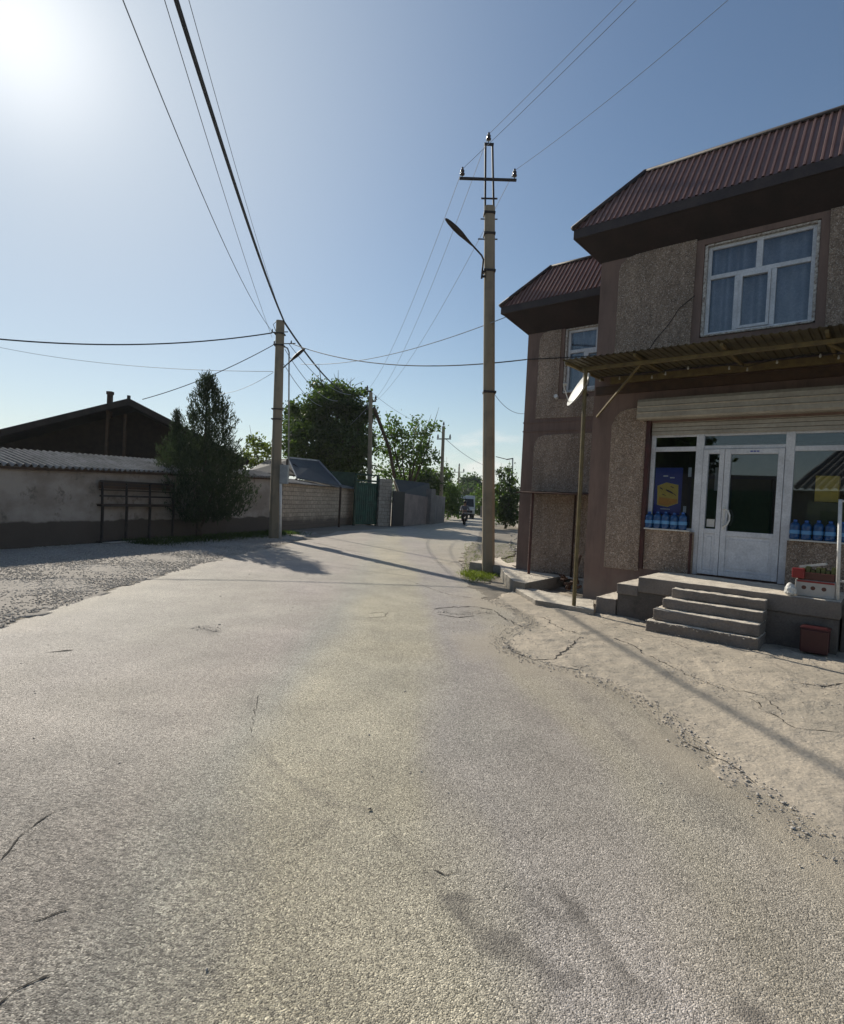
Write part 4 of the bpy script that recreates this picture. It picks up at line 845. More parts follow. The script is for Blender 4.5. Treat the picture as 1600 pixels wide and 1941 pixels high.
lc = ip(908, 500); le = empty('street_lamp', ip(917, 525), 'dark street lamp on a bent arm reaching left from the central power pole', 'street lamp')
b = MB(); b.tube([ip(913, 528, 13.6), ip(915, 505, 13.6), ip(916.5, 492, 13.6), ip(913, 484, 13.58), ip(904, 474, 13.55), ip(892, 461, 13.5)], .022, 8); b.build('arm', M['iron'], le, smooth=True)
b = MB(); b.bar(ip(915, 515, 13.6), ip(919, 515, 13.7), .05); b.bar(ip(914, 524, 13.6), ip(919, 524, 13.7), .05); b.build('bracket', M['iron'], le)
b = MB(); lampbody(b, ip(896, 466, 13.51), ip(844, 414, 13.1), .17, .13); b.build('lamp_head', M['iron'], le, smooth=True)
# pole before the left wall
Y1 = 21.2; ip1 = lambda x, y, Y=Y1: Vector(tuple(iy(x, y, Y)))
e = empty('utility_pole', ip1(519, 1021), 'stout leaning concrete pole with a grey meter box in front of the long left wall', 'utility pole')
b = MB(); rect_pole(b, ip1(519.5, 1026), ip1(531.5, 608), .40, .30, (.9, .3, 0)); b.build('pole', M['pole'], e, bevel=.012)
b = MB(); b.box(0, .30, -.11, .11, 0, .70, lambda x, y, z: ip1(533, 917)+Vector((x, y-.2, z))); b.build('meter_box', M['steelw'], e, bevel=.012)
b = MB(); b.tube([ip1(531, 1022, 20.95), ip1(532.5, 905, 20.95)], .05, 10); b.build('conduit', M['white'], e, smooth=True)
for yy_, a in ((633, .12), (655, .14), (776, .05), (795, .05)): b = MB(); c0 = ip1(531-(yy_-608)*.029, yy_); b.box(c0.x-.19, c0.x+.19, c0.y-.17, c0.y+.17, c0.z-.02, c0.z+.02); b.build('clamp_band', M['iron'], e)
b = MB(); b.bar(ip1(514, 630), ip1(546, 629), .03); b.build('bracket_arm', M['iron'], e); b = MB(); b.bar(ip1(520, 652), ip1(560, 651), .03); b.build('bracket_arm', M['iron'], e); b = MB(); b.tube([ip1(523, 628), ip1(518, 615), ip1(524, 609), ip1(530, 611)], .012, 6); b.build('loop_wire', M['iron'], e)
for p in (ip1(516, 630, 21.1), ip1(520, 652, 21.1), ip1(552, 652, 21.1)): insulator(e, p, .55)
le = empty('street_lamp', ip1(536, 698), 'small dark street lamp slanting up right from the pole with the meter box', 'street lamp')
b = MB(); b.tube([ip1(534, 700), ip1(549, 686)], .022, 8); b.build('arm', M['iron'], le); b = MB(); lampbody(b, ip1(546, 689), ip1(579, 660), .20, .15); b.build('lamp_head', M['iron'], le, smooth=True)
b = MB(); b.tube([ip1(547, 905, 26), ip1(548, 668, 26), ip1(545, 660, 26), ip1(539, 657, 26)], .035, 8); tag(b.build('antenna_mast', M['steelw'], base=ip1(547, 905, 26), smooth=True), 'thin hooked grey mast rising just right of the pole with the meter box', 'mast')
# poles down the street
def small_pole(lab, Y, top, bot, w, arms, ins, name='utility_pole', wood=False, group=None):
    g = lambda x, y: Vector(tuple(iy(x, y, Y)))
    e = empty(name, g(*bot), lab, 'utility pole', group)
    b = MB(); rect_pole(b, g(*bot), g(*top), w, w*.7) if not wood else b.tube([g(*bot), g(*top)], [w/2, w*.35], 10); b.build('pole', M['pole'], e)
    if arms:
        b = MB()
        for a, c in arms: b.bar(g(*a), g(*c), .09)
        b.build('crossarm', M['iron'], e)
    for p in ins: insulator(e, g(*p), .8+Y/60)
    return e
P3 = small_pole('concrete pole with offset insulators beside the green gate', 34.5, (703, 744), (699, 1000), .30, [((695, 741), (705, 742)), ((703, 761), (713, 760)), ((694, 776), (704, 776))], [(696, 741), (712, 760), (695, 776)])
b = MB(); b.tube([ip(709, 773, 34.4), ip(738, 850, 37), ip(748, 905, 39)], .11, 8); b.build('strut', M['trunk'], P3)
P4 = small_pole('slim dark pole with a crossarm behind the leafy tree near the bend', 47, (841, 808), (834, 990), .34, [((828, 832), (855, 832)), ((838, 812), (845, 812))], [(830, 832), (853, 832), (841, 808)])
P5 = small_pole('farthest small pole with a crossarm above the van', 95, (870.5, 884), (867, 975), .34, [((861, 895), (880, 895))], [(862, 895), (879, 895), (870.5, 885)])
# lamp post at right background
g = lambda x, y: Vector(tuple(iy(x, y, 44)))
e = empty('street_lamp', g(973, 975), 'distant slim street lamp post beside the far bush between pole and shop', 'street lamp')
b = MB(); b.tube([g(970, 990), g(972, 868)], [.07, .05], 8); b.build('post', M['steelw'], e); b = MB(); b.bar(g(973, 869), g(960, 871), .08, .08); b.build('lamp_head', M['iron'], e)
b = MB(); b.bar(g(960, 870.5), g(940, 865.5), .05, .05); b.build('arm', M['iron'], e)

def wire(lab, P0, top_px, ztop, mids, r, mat='thin', ext=0.0, cat='power cable', group=None, n=40):
    """a sagging wire from P0 through the sight lines given; ext metres run on past the last one"""
    P0 = np.array(tuple(P0), float); Q = gz(top_px[0], top_px[1], ztop)
    dr_ = (Q-P0)[:2]; L = np.linalg.norm(dr_); dr_ = dr_/L; nn = np.array([-dr_[1], dr_[0], 0])
    T_ = [0, L]; Z_ = [P0[2], Q[2]]
    for p in mids:
        c = ipl(p[0], p[1], P0, nn); t = float((c-P0)[:2]@dr_)
        if -1 < t < L+1: T_.append(t); Z_.append(c[2])
    A = np.vander(np.array(T_), 3); Wt = np.diag([12 if i < 2 else 1 for i in range(len(T_))]); co = np.linalg.lstsq(Wt@A, Wt@np.array(Z_), rcond=None)[0] if len(T_) > 2 else np.append(0, np.polyfit(T_, Z_, 1))
    pts = [(P0[0]+dr_[0]*t, P0[1]+dr_[1]*t, np.polyval(co, t)) for t in np.linspace(0, L+ext, n)]
    b = MB(); b.tube(pts, r, 6); o = b.build('power_cable', M[mat], base=pts[0]); return tag(o, lab, cat, group)
wire('thick black cable from the top of the stout left pole overhead', ip1(539, 610), (334, 0), 7.3, [(384, 159), (423, 284), (462, 400), (492, 487)], .032, 'cable', 14)
wire('outer left thin cable from the stout left pole to the top edge', ip1(516, 628), (233, 0), 7.2, [(289, 134), (330, 234), (397, 400), (452, 522)], .008, 'thin', 14)
wire('thin cable just left of the thick black cable', ip1(516, 640), (312, 0), 7.3, [(356, 144), (434, 400), (462, 480)], .006, 'thin', 14)
wire('thin cable just right of the thick black cable', ip1(536, 604), (358, 0), 7.3, [(400, 137), (470, 400)], .005, 'thin', 14)
def span(lab, A, B, sag, r, mat='thin', n=26, cat='power cable'):
    A = Vector(tuple(A)); B = Vector(tuple(B)); pts = []
    for i in range(n+1):
        t = i/n; p = A.lerp(B, t); p.z -= sag*4*t*(1-t); pts.append(p)
    b = MB(); b.tube(pts, r, 6); return tag(b.build('power_cable', M[mat], base=pts[0]), lab, cat)
span('twisted cable running left from the stout left pole off the frame', ip1(516, 631), iy(-40, 639, 17), .32, .022, 'cable')
span('thin service cable down to the gable of the dark roofed house', ip1(518, 654), iy(270, 757, 22), .18, .014, 'cable')
span('faint long wire low across the left sky', ip1(518, 704, 21.4), iy(-30, 652, 30), .35, .010)
span('faint short wire behind the cone shaped juniper', ip1(518, 706, 21.5), iy(400, 745, 34), .3, .010)
span('thick cable on from the stout left pole over the mulberry tree', ip1(540, 612), iy(648, 742, 33), .25, .035, 'cable')
span('first thin wire beyond the lamp of the stout left pole', ip1(548, 652), iy(665, 748, 34), .45, .012)
span('second thin wire beyond the lamp of the stout left pole', ip1(540, 662), iy(640, 760, 34), .5, .012)
span('third thin wire beyond the lamp of the stout left pole', ip1(538, 690), iy(610, 770, 34), .3, .012)
span('slack cable from the stout left pole right to the shop wing', ip1(552, 651), T(-2.98, FDD+.02, 5.07), .42, .014, 'cable')
span('cable clipped along the wing wall of the shop', T(-2.98, FDD+.035, 5.07), T(-.9, FDD+.035, 4.93), .01, .010, 'black')
span('thin wire rising right to the wing eaves of the shop', ip1(570, 690, 22), T(-3.3, -2.3, 6.1), .35, .010)
for lab, p0, (tp, zt), mids in (('upper of the two close wires from the pole top to the top edge', INS_C[0]+Vector((0, 0, .2)), ((1180, 0), 10.6), [(1095, 82), (1000, 185)]), ('lower of the two close wires from the pole top to the top edge', INS_C[1]+Vector((0, 0, .2)), ((1206, 0), 10.0), [(1095, 108), (943, 258)]),
                            ('lone wire from the right insulator of the pole to the top edge', INS_C[2]+Vector((0, 0, .2)), ((1380, 0), 9.6), [(1225, 132), (1084, 243)])):
    wire(lab, p0, tp, zt, mids, .0055, 'thin', 12)
for lab, p0, p1, s in (('wire from the pole head down the street to the gate pole', INS_C[0], iy(710, 758, 34.4), .9), ('wire from the left insulator down the street to the gate pole', INS_C[1], iy(697, 739, 34.4), .75), ('wire from the right insulator down the street to the gate pole', INS_C[2], iy(713, 760, 34.4), .7)):
    span(lab, p0+Vector((0, 0, .2)), p1, s, .006)
span('faint wire from the low clamp of the central pole to the wing wall', ip(936, 745, 13.8), T(-2.98, -2.6, 3.85), .15, .006)
span('far wire from the pole near the bend towards the central pole', iy(846, 833, 47), iy(925, 884, 60), .3, .02)
span('far wire from the gate pole to the pole near the bend', iy(705, 744, 34.5), iy(841, 812, 47), .5, .010)
b = MB(); b.tube([ip(712, 757, 34.4), ip(650, 820, 36), ip(600, 838, 37)], .02, 6); tag(b.build('power_cable', M['steelw'], base=ip(712, 757, 34.4)), 'pale cable hanging across the dark mulberry crown', 'power cable')

# ================================================================== LEFT SIDE OF THE STREET
W0 = np.array([-10.21, 13.7, 0]); WDv = np.array([.3202, .9473, 0]); WN = np.array([.9473, -.3202, 0])      # along the wall, towards the street
def LW(t, d, z): p = W0+WDv*t+WN*d; return Vector((p[0], p[1], z))
def lwtop(t): return 2.08+.026*t
ws = empty('long_wall', LW(2, 0, 0), 'long old wall whitewashed above a dark plinth with a corrugated sheet coping', 'wall')
b = MB(); t0, t1 = -8.0, 11.6; N = 60
b.sheet(lambda u, v: LW(t0+(t1-t0)*u, .012*math.sin(37*u)+.01*math.sin(91*u+3*v)+(.05*(1-v)**3), v*(lwtop(t0+(t1-t0)*u)-.02)), 120, 12)
b.box(t0, t1, -.42, -.03, 0, 2.02, LW); b.build('wall', M['adobe'], ws, fix=False)
def wavy_sheet(name, f00, f10, f01, f11, period, amp, mat, par, nv=2, th=.006, rag=0):
    """corrugated sheet: waves run from edge f0* (u) up to edge f1*"""
    A, B_, C_, D_ = [Vector(tuple(p)) for p in (f00, f10, f01, f11)]; L = (B_-A).length; nu = int(L/period*8); nrm = (B_-A).cross(C_-A).normalized()
    if nrm.z < 0: nrm = -nrm
    b = MB(); off = [random.uniform(-rag, rag) for _ in range(int(L/.9)+2)]
    def fn(u, v):
        p = A.lerp(B_, u).lerp(C_.lerp(D_, u), v); k = off[int(u*L/.9)]
        if v == 0: p = p+(A-C_).normalized()*k
        return p+nrm*(amp*math.sin(u*L/period*2*math.pi)+abs(k)*.3)
    b.sheet(fn, nu, nv); o = b.build(name, mat, par, fix=False, smooth=False); s_ = o.modifiers.new('thickness', 'SOLIDIFY'); s_.thickness = th; return o
wavy_sheet('coping_sheet', LW(-8, .16, lwtop(-8)-.01), LW(6.4, .16, lwtop(6.4)-.01), LW(-8, -1.45, lwtop(-8)+.42), LW(6.4, -1.45, lwtop(6.4)+.42), .19, .042, M['slate'], ws, 2, .008, .03)
wavy_sheet('coping_sheet', LW(6.45, .14, lwtop(6.5)-.02), LW(11.7, .14, lwtop(11.6)+.0), LW(6.45, -.8, lwtop(6.5)+.22), LW(11.7, -.8, lwtop(11.6)+.22), .19, .042, M['slate'], ws, 2, .008, .05)
b = MB(); b.bar(LW(-8, .06, lwtop(-8)-.07), LW(11.6, .06, lwtop(11.6)-.08), .09, .07); b.build('eave_batten', M['timber'], ws)
# house with an open gable behind the wall
hh = empty('gabled_house', LW(1, -2.6, 0), 'dark low house with an open timber gable behind the long wall', 'house')
HN = np.array([.37, -.929, 0])
def hp(x, y, d=0.0): return Vector(tuple(ipl(x, y, iy(245, 800, 23.5)+HN*d, HN)))
A_, B_, C_ = hp(-130, 848), hp(246, 757), hp(470, 872); back = Vector(tuple(-HN*9.0))
b = MB(); th = Vector((0, 0, -.16))
for p, q_ in ((A_, B_), (B_, C_)):
    fwd = Vector(tuple(HN*.35)); b.hexa([p+fwd+th, q_+fwd+th, q_+back+th, p+back+th, p+fwd, q_+fwd, q_+back, p+back])
b.build('roof', M['darkroof'], hh)
b = MB(); 
for p, q_ in ((A_, B_), (B_, C_)): f = Vector(tuple(HN*.40)); b.bar(p+f+Vector((0, 0, -.16)), q_+f+Vector((0, 0, -.16)), .04, .22)
b.build('bargeboard', M['attic'], hh)
zb = 2.3; b = MB(); base = [Vector((p.x, p.y, 0)) for p in (A_, C_)]
inn = Vector(tuple(-HN*2.6)); b.pts([A_+inn+th, B_+inn+th, C_+inn+th, Vector((C_.x, C_.y, 0))+inn, Vector((A_.x, A_.y, 0))+inn], [(0, 1, 2, 3, 4)])
b.pts([A_+th*2, A_+inn+th*2, Vector((A_.x, A_.y, 0))+inn, Vector((A_.x, A_.y, 0))], [(0, 1, 2, 3)]); b.build('wall', M['attic'], hh, fix=False)
b = MB(); b.bar(hp(201, 866, -.1), hp(205, 778, -.1), .10); b.build('post', M['timber'], hh); b = MB(); b.bar(hp(235, 868, -.1), hp(238, 785, -.1), .10); b.build('post', M['timber'], hh)
b = MB(); b.bar(hp(-120, 872, -.1), hp(330, 872, -.1), .14); b.build('tie_beam', M['timber'], hh)
b = MB(); c0 = hp(208, 770, -1.0); b.box(c0.x-.085, c0.x+.085, c0.y-.085, c0.y+.085, c0.z-.5, hp(208, 746, -1).z); b.box(c0.x-.11, c0.x+.11, c0.y-.11, c0.y+.11, hp(208, 748, -1).z, hp(208, 744, -1).z+.04); b.build('chimney', M['rust'], hh)
b = MB(); c0 = hp(244, 757, 0); b.box(c0.x-.05, c0.x+.05, c0.y-.05, c0.y+.05, c0.z, c0.z+.16); b.build('ridge_end', M['fascia'], hh)
# stall frame of black steel
st = empty('stall_frame', gz(230, 1031), 'black steel market stall frame standing against the long wall', 'stall frame')
R0 = gz(192, 1031); 
def RK(t, d, z): p = R0+WDv*t+WN*d; return Vector((p[0], p[1], z))
LEN = 2.75
b = MB()
for t in (0, .85, 1.75, LEN):
    q = MB(); q.bar(RK(t, 0, .03), RK(t, 0, 1.12), .06); q.bar(RK(t, -.02, 1.12), RK(t+.02, -.06, 1.80), .05); q.bar(RK(t+.04, -.42, .03), RK(t+.04, -.42, 1.12), .04); q.build('leg', M['iron'], st)
for (z, d, w) in ((1.80, -.06, .06), (1.70, -.06, .04), (1.55, -.08, .03), (1.38, -.04, .05), (1.10, 0, .05), (1.10, -.42, .05), (.06, 0, .05), (.06, -.42, .045)):
    b.bar(RK(-.06, d, z), RK(LEN+.06, d, z), w)
for t in (0, .85, 1.75, LEN): b.bar(RK(t, 0, 1.10), RK(t, -.42, 1.10), .04); b.bar(RK(t, 0, .06), RK(t, -.42, .06), .04)
b.build('rails', M['iron'], st)
b = MB(); b.box(-.05, LEN+.05, -.46, .02, 1.125, 1.145, RK); b.build('shelf_board', M['timber'], st)
b = MB(); b.box(-.08, LEN+.08, -.095, -.07, 1.60, 1.79, RK); b.build('top_board', M['timber'], st)
b = MB(); b.box(.0, LEN*.92, -.05, .35, .012, .05, RK); tag(b.build('plank', M['slab'], base=RK(1, .1, 0)), 'pale plank lying on the ground at the foot of the stall frame', 'plank')
# block wall with tilted coping
B0 = np.array([-6.30, 25.45, 0]); B1 = np.array([-4.19, 34.3, 0]); bl2 = np.linalg.norm(B1-B0); BD = (B1-B0)/bl2; BN = np.array([BD[1], -BD[0], 0])
def BW(t, d, z): p = B0+BD*t+BN*d; return Vector((p[0], p[1], z))
bw = empty('block_wall', BW(4, 0, 0), 'pale block wall with a thin sloping sheet coping left of the green gate', 'wall')
b = MB(); b.box(0, bl2, -.3, 0, 0, 2.16, BW); b.build('wall', M['block'], bw, bevel=.01)
wavy_sheet('coping_sheet', BW(-.3, .20, 2.20), BW(bl2+.4, .20, 2.16), BW(-.3, -.75, 2.42), BW(bl2+.4, -.75, 2.36), .17, .02, M['slate'], bw, 2, .02, .0)
b = MB(); b.bar(BW(-.1, .05, 2.185), BW(bl2+.1, .05, 2.165), .10, .05); b.build('coping_batten', M['timber'], bw)
# grey sheet panel shed roof behind the block wall
sp_ = empty('sheet_roof_shed', BW(2.2, -1.2, 0), 'grey sheet panel with a light metal edge standing behind the block wall', 'shed')
c4 = [Vector(tuple(p)) for p in (iy(562, 905, 28.0), iy(646, 921, 30.5), iy(603, 874, 32.0), iy(545, 868, 30.0))]
b = MB(); dz = Vector((0, 0, -.05)); b.hexa([c+dz for c in c4]+c4); b.build('panel', M['skypanel'], sp_)
b = MB(); up_ = Vector((0, 0, .03)); b.bar(c4[2]+up_, c4[3]+up_, .08); b.bar(c4[1]+up_, c4[2]+up_, .09); b.bar(c4[0]+up_, c4[3]+up_, .05, .05); b.build('edge_trim', M['steelw'], sp_)
for c in c4: b = MB(); b.bar(c+dz, Vector((c.x, c.y, 0)), .1); b.build('post', M['timber'], sp_)
b = MB(); b.bar(iy(556, 880, 29.5), iy(596, 912, 29.6), .10); b.build('brace', M['fascia'], sp_)
# dark lean-to left of it
b = MB(); c4 = [Vector(tuple(p)) for p in (iy(470, 893, 27), iy(560, 900, 29), iy(560, 868, 33), iy(505, 872, 32))]; b.hexa([c+Vector((0, 0, -.08)) for c in c4]+c4); o = b.build('low_shed_roof', M['darkroof'], base=c4[0]); tag(o, 'low dark tarred roof behind the pole with the meter box', 'shed')
# green gate, fence, pillar
G_L, G_R = gz(671, 996), gz(712, 996.5); gd = (G_R-G_L); gl = np.linalg.norm(gd); gd = gd/gl; gn = np.array([gd[1], -gd[0], 0])
def GT(t, d, z): p = G_L+gd*t+gn*d; return Vector((p[0], p[1], z))
ga = empty('metal_gate', GT(gl/2, 0, 0), 'green metal gate between the block wall and the masonry pillar', 'gate')
for k, (a, c) in enumerate(((.04, gl/2-.02), (gl/2+.02, gl-.04))):
    b = MB(); b.box(a, c, -.03, 0, .08, 2.55, GT); lf = b.build('gate_leaf', M['gate'], ga)
    b = MB()
    nrib = 5
    for i in range(nrib+1): t = a+(c-a)*i/nrib; b.box(t-.02, t+.02, .001, .03, .08, 2.55, GT)
    for z in (.12, 1.3, 2.48): b.box(a, c, .031, .05, z, z+.06, GT)
    b.build('gate_rib', M['gate'], lf)
b = MB(); b.box(-.06, .03, -.1, .06, 0, 3.05, GT); b.box(gl-.03, gl+.06, -.1, .06, 0, 3.05, GT); b.box(-.06, gl+.06, -.12, .08, 2.62, 2.72, GT); b.box(-.06, gl+.06, -.1, .04, 2.98, 3.06, GT); b.build('gate_frame', M['greenf'], ga)
b = MB(); 
P_ = [Vector(tuple(iy(x, y, Yv))) for x, y, Yv in ((588, 925, 33), (672, 925, 35), (672, 897, 35), (588, 893, 33))]
for c in range(2): pass
nrm_ = Vector((.05, -.05, 0)); b.hexa([P_[0], P_[1], P_[1]-nrm_, P_[0]-nrm_, P_[3], P_[2], P_[2]-nrm_, P_[3]-nrm_]); b.bar(P_[3], P_[2], .10); b.bar(P_[0].lerp(P_[1], .45)+nrm_, P_[3].lerp(P_[2], .45)+nrm_, .10)
b.bar(P_[0], Vector((P_[0].x, P_[0].y, 0)), .1); b.bar(P_[1], Vector((P_[1].x, P_[1].y, 0)), .1)
tag(b.build('green_fence', M['greenf'], base=P_[0]), 'faded green sheet fence seen over the block wall', 'fence')
def wallseg(name, lab, cat, a, c, ht, mat, thick=.3, z1=None):
    a = np.array(a); c = np.array(c); L = np.linalg.norm(c-a); d = (c-a)/L; nn = np.array([d[1], -d[0], 0]); fn = lambda t, dd, z: Vector(tuple((a+d*t-nn*dd)[:2])+(z,))
    e = empty(name, a, lab, cat); b = MB(); z1 = z1 or ht
    b.hexa([fn(0, 0, 0), fn(L, 0, 0), fn(L, thick, 0), fn(0, thick, 0), fn(0, 0, ht), fn(L, 0, z1), fn(L, thick, z1), fn(0, thick, ht)]); b.build('wall', M[mat], e, bevel=.015); return e, fn, L
wallseg('masonry_pillar', 'tall pale masonry pillar right of the green gate', 'pillar', gz(716, 997), gz(740, 997.5), 2.85, 'pillar', .4)
wallseg('dark_gate', 'narrow dark gate right of the masonry pillar', 'gate', gz(743, 998), gz(765, 997), 2.15, 'black', .08)
wallseg('plaster_wall', 'pinkish plastered low wall under the black tarred roof', 'wall', gz(765, 997), gz(815, 993), 2.05, 'plaster2', .3, 1.9)
wallseg('end_pillar', 'pale square gatepost where the street bends', 'pillar', gz(815, 994), gz(823, 993.5), 2.5, 'plaster3', .4)
wallseg('grey_wall', 'dark grey wall beyond the pale gatepost at the bend', 'wall', gz(823, 993), gz(842, 990), 2.1, 'plaster3', .3, 2.0)
c4 = [Vector(tuple(p)) for p in (iy(758, 934, 35.5), iy(816, 944, 43), iy(814, 916, 44.5), iy(748, 908, 37.5))]; b = MB(); b.hexa([c+Vector((0, 0, -.10)) for c in c4]+c4)
b.bar(c4[0]+Vector((.05, -.05, -.08)), c4[1]+Vector((.05, -.05, -.08)), .10, .16)
tag(b.build('tarred_roof', M['darkroof'], base=c4[0]), 'black tarred lean-to roof above the pinkish wall', 'roof')
b = MB(); b.bar(c4[0]+Vector((0, 0, -.12)), Vector((c4[0].x, c4[0].y, 0)), .12); b.bar(c4[3]+Vector((0, 0, -.12)), c4[3]+Vector((.4, -1, -1.2)), .14); tag(b.build('roof_prop', M['pole'], base=c4[0]), 'grey prop under the left end of the black tarred roof', 'prop')

# ================================================================== TREES AND PLANTS
def foliage(name, mat, centers, sizes, nper, leaf, par=None, up=0.0, asp=.6, flat=1.0, base=None, kind=None, lab=None, cat=None, cl=.30):
    """leaf quads in clusters spread through a set of lobes: gaps stay open between the clusters"""
    Cn = []
    for (c, r), n in zip(zip(centers, sizes), nper):
        v = RNG.normal(0, 1, (n, 3)); v /= np.linalg.norm(v, axis=1)[:, None]; rr = RNG.uniform(.25, 1, n)**.45
        Cn.append(np.array(tuple(c))[None]+v*rr[:, None]*np.array(r)[None] if not np.isscalar(r) else np.array(tuple(c))[None]+v*rr[:, None]*r*np.array([1, 1, flat])[None])
    Cn = np.concatenate(Cn); k = 16; n = len(Cn)*k
    spread = cl*RNG.uniform(.6, 1.3, (len(Cn), 1, 1))
    P = (Cn[:, None, :]+RNG.normal(0, 1, (len(Cn), k, 3))*spread*np.array([1, 1, .75])).reshape(-1, 3)
    a = RNG.normal(0, 1, (n, 3)); a[:, 2] += up*3; a /= np.linalg.norm(a, axis=1)[:, None]
    b_ = RNG.normal(0, 1, (n, 3)); b_ -= (b_*a).sum(1)[:, None]*a; b_ /= np.linalg.norm(b_, axis=1)[:, None]
    s = leaf*RNG.uniform(.6, 1.35, (n, 1)); a *= s; b_ *= s*asp
    V = np.stack([P-a*.5, P+b_*.5, P+a*.5, P-b_*.5], 1)
    P[:, 2] = np.maximum(P[:, 2], .02)
    me = arr_mesh(name, V.reshape(-1, 3), np.arange(n*4).reshape(-1, 4))
    at = me.attributes.new('shade', 'FLOAT', 'POINT'); cs = RNG.uniform(0, 1, len(Cn)); sh_ = np.clip(np.repeat(cs, k)*.6+RNG.uniform(0, .4, n), 0, 1); at.data.foreach_set('value', np.repeat(sh_, 4).astype(np.float32))
    o = link_mesh(name, me, mat, par, base); return tag(o, lab, cat, None, kind)
def px_blobs(L, Y, dy=0): return [Vector(tuple(iy(x, y, Y+random.uniform(-dy, dy)))) for x, y, r in L], [r*Y/F_PX for x, y, r in L]
def tree(name, lab, cat, Y, base_px, blobs, dens, leaf, mat, limb=None, tw=.16, dy=.8, flat=.9, up=0, asp=.6, cl=.3, branches=True, zbase=None):
    C_, R_ = px_blobs(blobs, Y, dy); bp = Vector(tuple(iy(base_px[0], base_px[1], Y))); bp.z = 0
    e = empty(name, bp, lab, cat); n = [max(6, int(dens*r*r)) for r in R_]
    foliage('crown', mat, C_, R_, n, leaf, e, up, asp, flat, cl=cl)
    b = MB(); fork = bp+Vector((0, 0, min(c.z for c in C_)*.55)); b.tube([bp-Vector((0, 0, .05)), bp.lerp(fork, .5)+Vector((.05, 0, 0)), fork], [tw*1.25, tw, tw*.85], 9); b.build('trunk', limb or M['trunk'], e, smooth=True)
    if branches:
        for c, r in list(zip(C_, R_))[:9]:
            b = MB(); mdl = fork.lerp(c, .5)+Vector((random.uniform(-.2, .2), random.uniform(-.2, .2), r*.15)); b.tube([fork-Vector((0, 0, .1)), mdl, c, c+(c-mdl)*.6], [tw*.6, tw*.36, tw*.2, .008], 7); b.build('branch', limb or M['trunk'], e, smooth=True)
    return e
# juniper on the verge
YJ = 19.63
def jp(x, y, Y=YJ): return Vector(tuple(iy(x, y, Y)))
bj = jp(377, 1022); bj.z = 0
e = empty('juniper_tree', bj, 'dark cone shaped juniper beside the stall frame', 'tree')
prof = [(712, 388, 396), (728, 382, 408), (745, 374, 418), (770, 362, 432), (800, 352, 442), (830, 345, 442), (850, 318, 452), (870, 308, 456), (900, 303, 470), (930, 306, 480), (955, 312, 476), (972, 322, 455), (985, 345, 425)]
ys_ = [p[0] for p in prof]; Pn = []; Dn = []
for i in range(2850):
    y = 714+(985-714)*random.random()**.8; l = np.interp(y, ys_, [p[1] for p in prof]); r = np.interp(y, ys_, [p[2] for p in prof]); cx = (l+r)/2; hw = (r-l)/2
    a = random.uniform(0, 2*math.pi); rr = random.random()**.5*random.choice((.78, .92, 1.0, 1.04, 1.15))
    if y < 840 and random.random() < .42: continue
    c = jp(cx+hw*rr*math.cos(a), y+random.gauss(0, 3)); c.y += hw*rr*math.sin(a)*YJ/F_PX*.95
    Pn.append(tuple(c)); Dn.append((math.cos(a)*.5*rr, math.sin(a)*.5*rr, 1.0))
for i in range(170):
    y = random.uniform(785, 870); w = 4+(y-785)*.30; Pn.append(tuple(jp(336+random.gauss(0, w*.5), y))); Dn.append((random.gauss(-.1, .2), random.gauss(0, .2), 1))
Pn = np.array(Pn); Dn = np.array(Dn)
k = 13; n = len(Pn)*k; dd = np.repeat(Dn, k, 0)+RNG.normal(0, .42, (n, 3)); dd /= np.linalg.norm(dd, axis=1)[:, None]
tt = RNG.uniform(-.5, 1, (n, 1)); PP = np.repeat(Pn, k, 0)+np.repeat(Dn, k, 0)*tt*.20+RNG.normal(0, .035, (n, 3))
side = np.cross(dd, RNG.normal(0, 1, (n, 3))); side /= np.linalg.norm(side, axis=1)[:, None]; s_ = RNG.uniform(.06, .13, (n, 1))
V = np.stack([PP-dd*s_*.5, PP+side*s_*.16, PP+dd*s_*.75, PP-side*s_*.16], 1); me = arr_mesh('crown', V.reshape(-1, 3), np.arange(n*4).reshape(-1, 4))
at = me.attributes.new('shade', 'FLOAT', 'POINT'); at.data.foreach_set('value', np.repeat(np.clip(np.repeat(RNG.uniform(0, 1, len(Pn)), k)*.7+RNG.uniform(0, .3, n), 0, 1), 4).astype(np.float32)); link_mesh('crown', me, M['needle'], e)
b = MB(); b.tube([bj-Vector((0, 0, .05)), bj+Vector((-.02, 0, .6)), bj+Vector((.1, 0, 2.0)), jp(392, 735)], [.12, .09, .07, .015], 9); b.tube([bj+Vector((0, 0, .25)), bj+Vector((.18, .05, .8)), bj+Vector((.5, 0, 2.0))], [.06, .05, .03], 8); b.build('trunk', M['trunk'], e, smooth=True)
# mulberry behind the block wall
tree('mulberry_tree', 'big dense dark tree behind the block wall and green gate', 'tree', 37, (640, 1000),
     [(575, 800, 34), (605, 770, 30), (640, 752, 26), (612, 745, 18), (660, 765, 30), (690, 785, 22), (630, 800, 55), (590, 840, 48), (650, 845, 50), (680, 830, 30), (560, 850, 22), (610, 885, 45), (660, 890, 42), (555, 775, 14), (695, 850, 16), (548, 815, 14), (690, 745, 8), (640, 735, 10), (600, 728, 9)], 95, .22, M['leaf_dark'], dy=1.5, cl=.24, tw=.26)
b = MB()
for (x0, y0, x1, y1) in ((640, 735, 633, 708), (650, 735, 673, 716), (655, 738, 690, 722), (620, 735, 603, 722)): b.tube([ip(x0, y0+30, 37), ip((x0+x1)/2+1, (y0+y1)/2, 37), ip(x1, y1, 37)], [.04, .025, .008], 5)
b.build('bare_twigs', M['trunk'], [o for o in bpy.data.objects if o.name.startswith('mulberry_tree')][0])
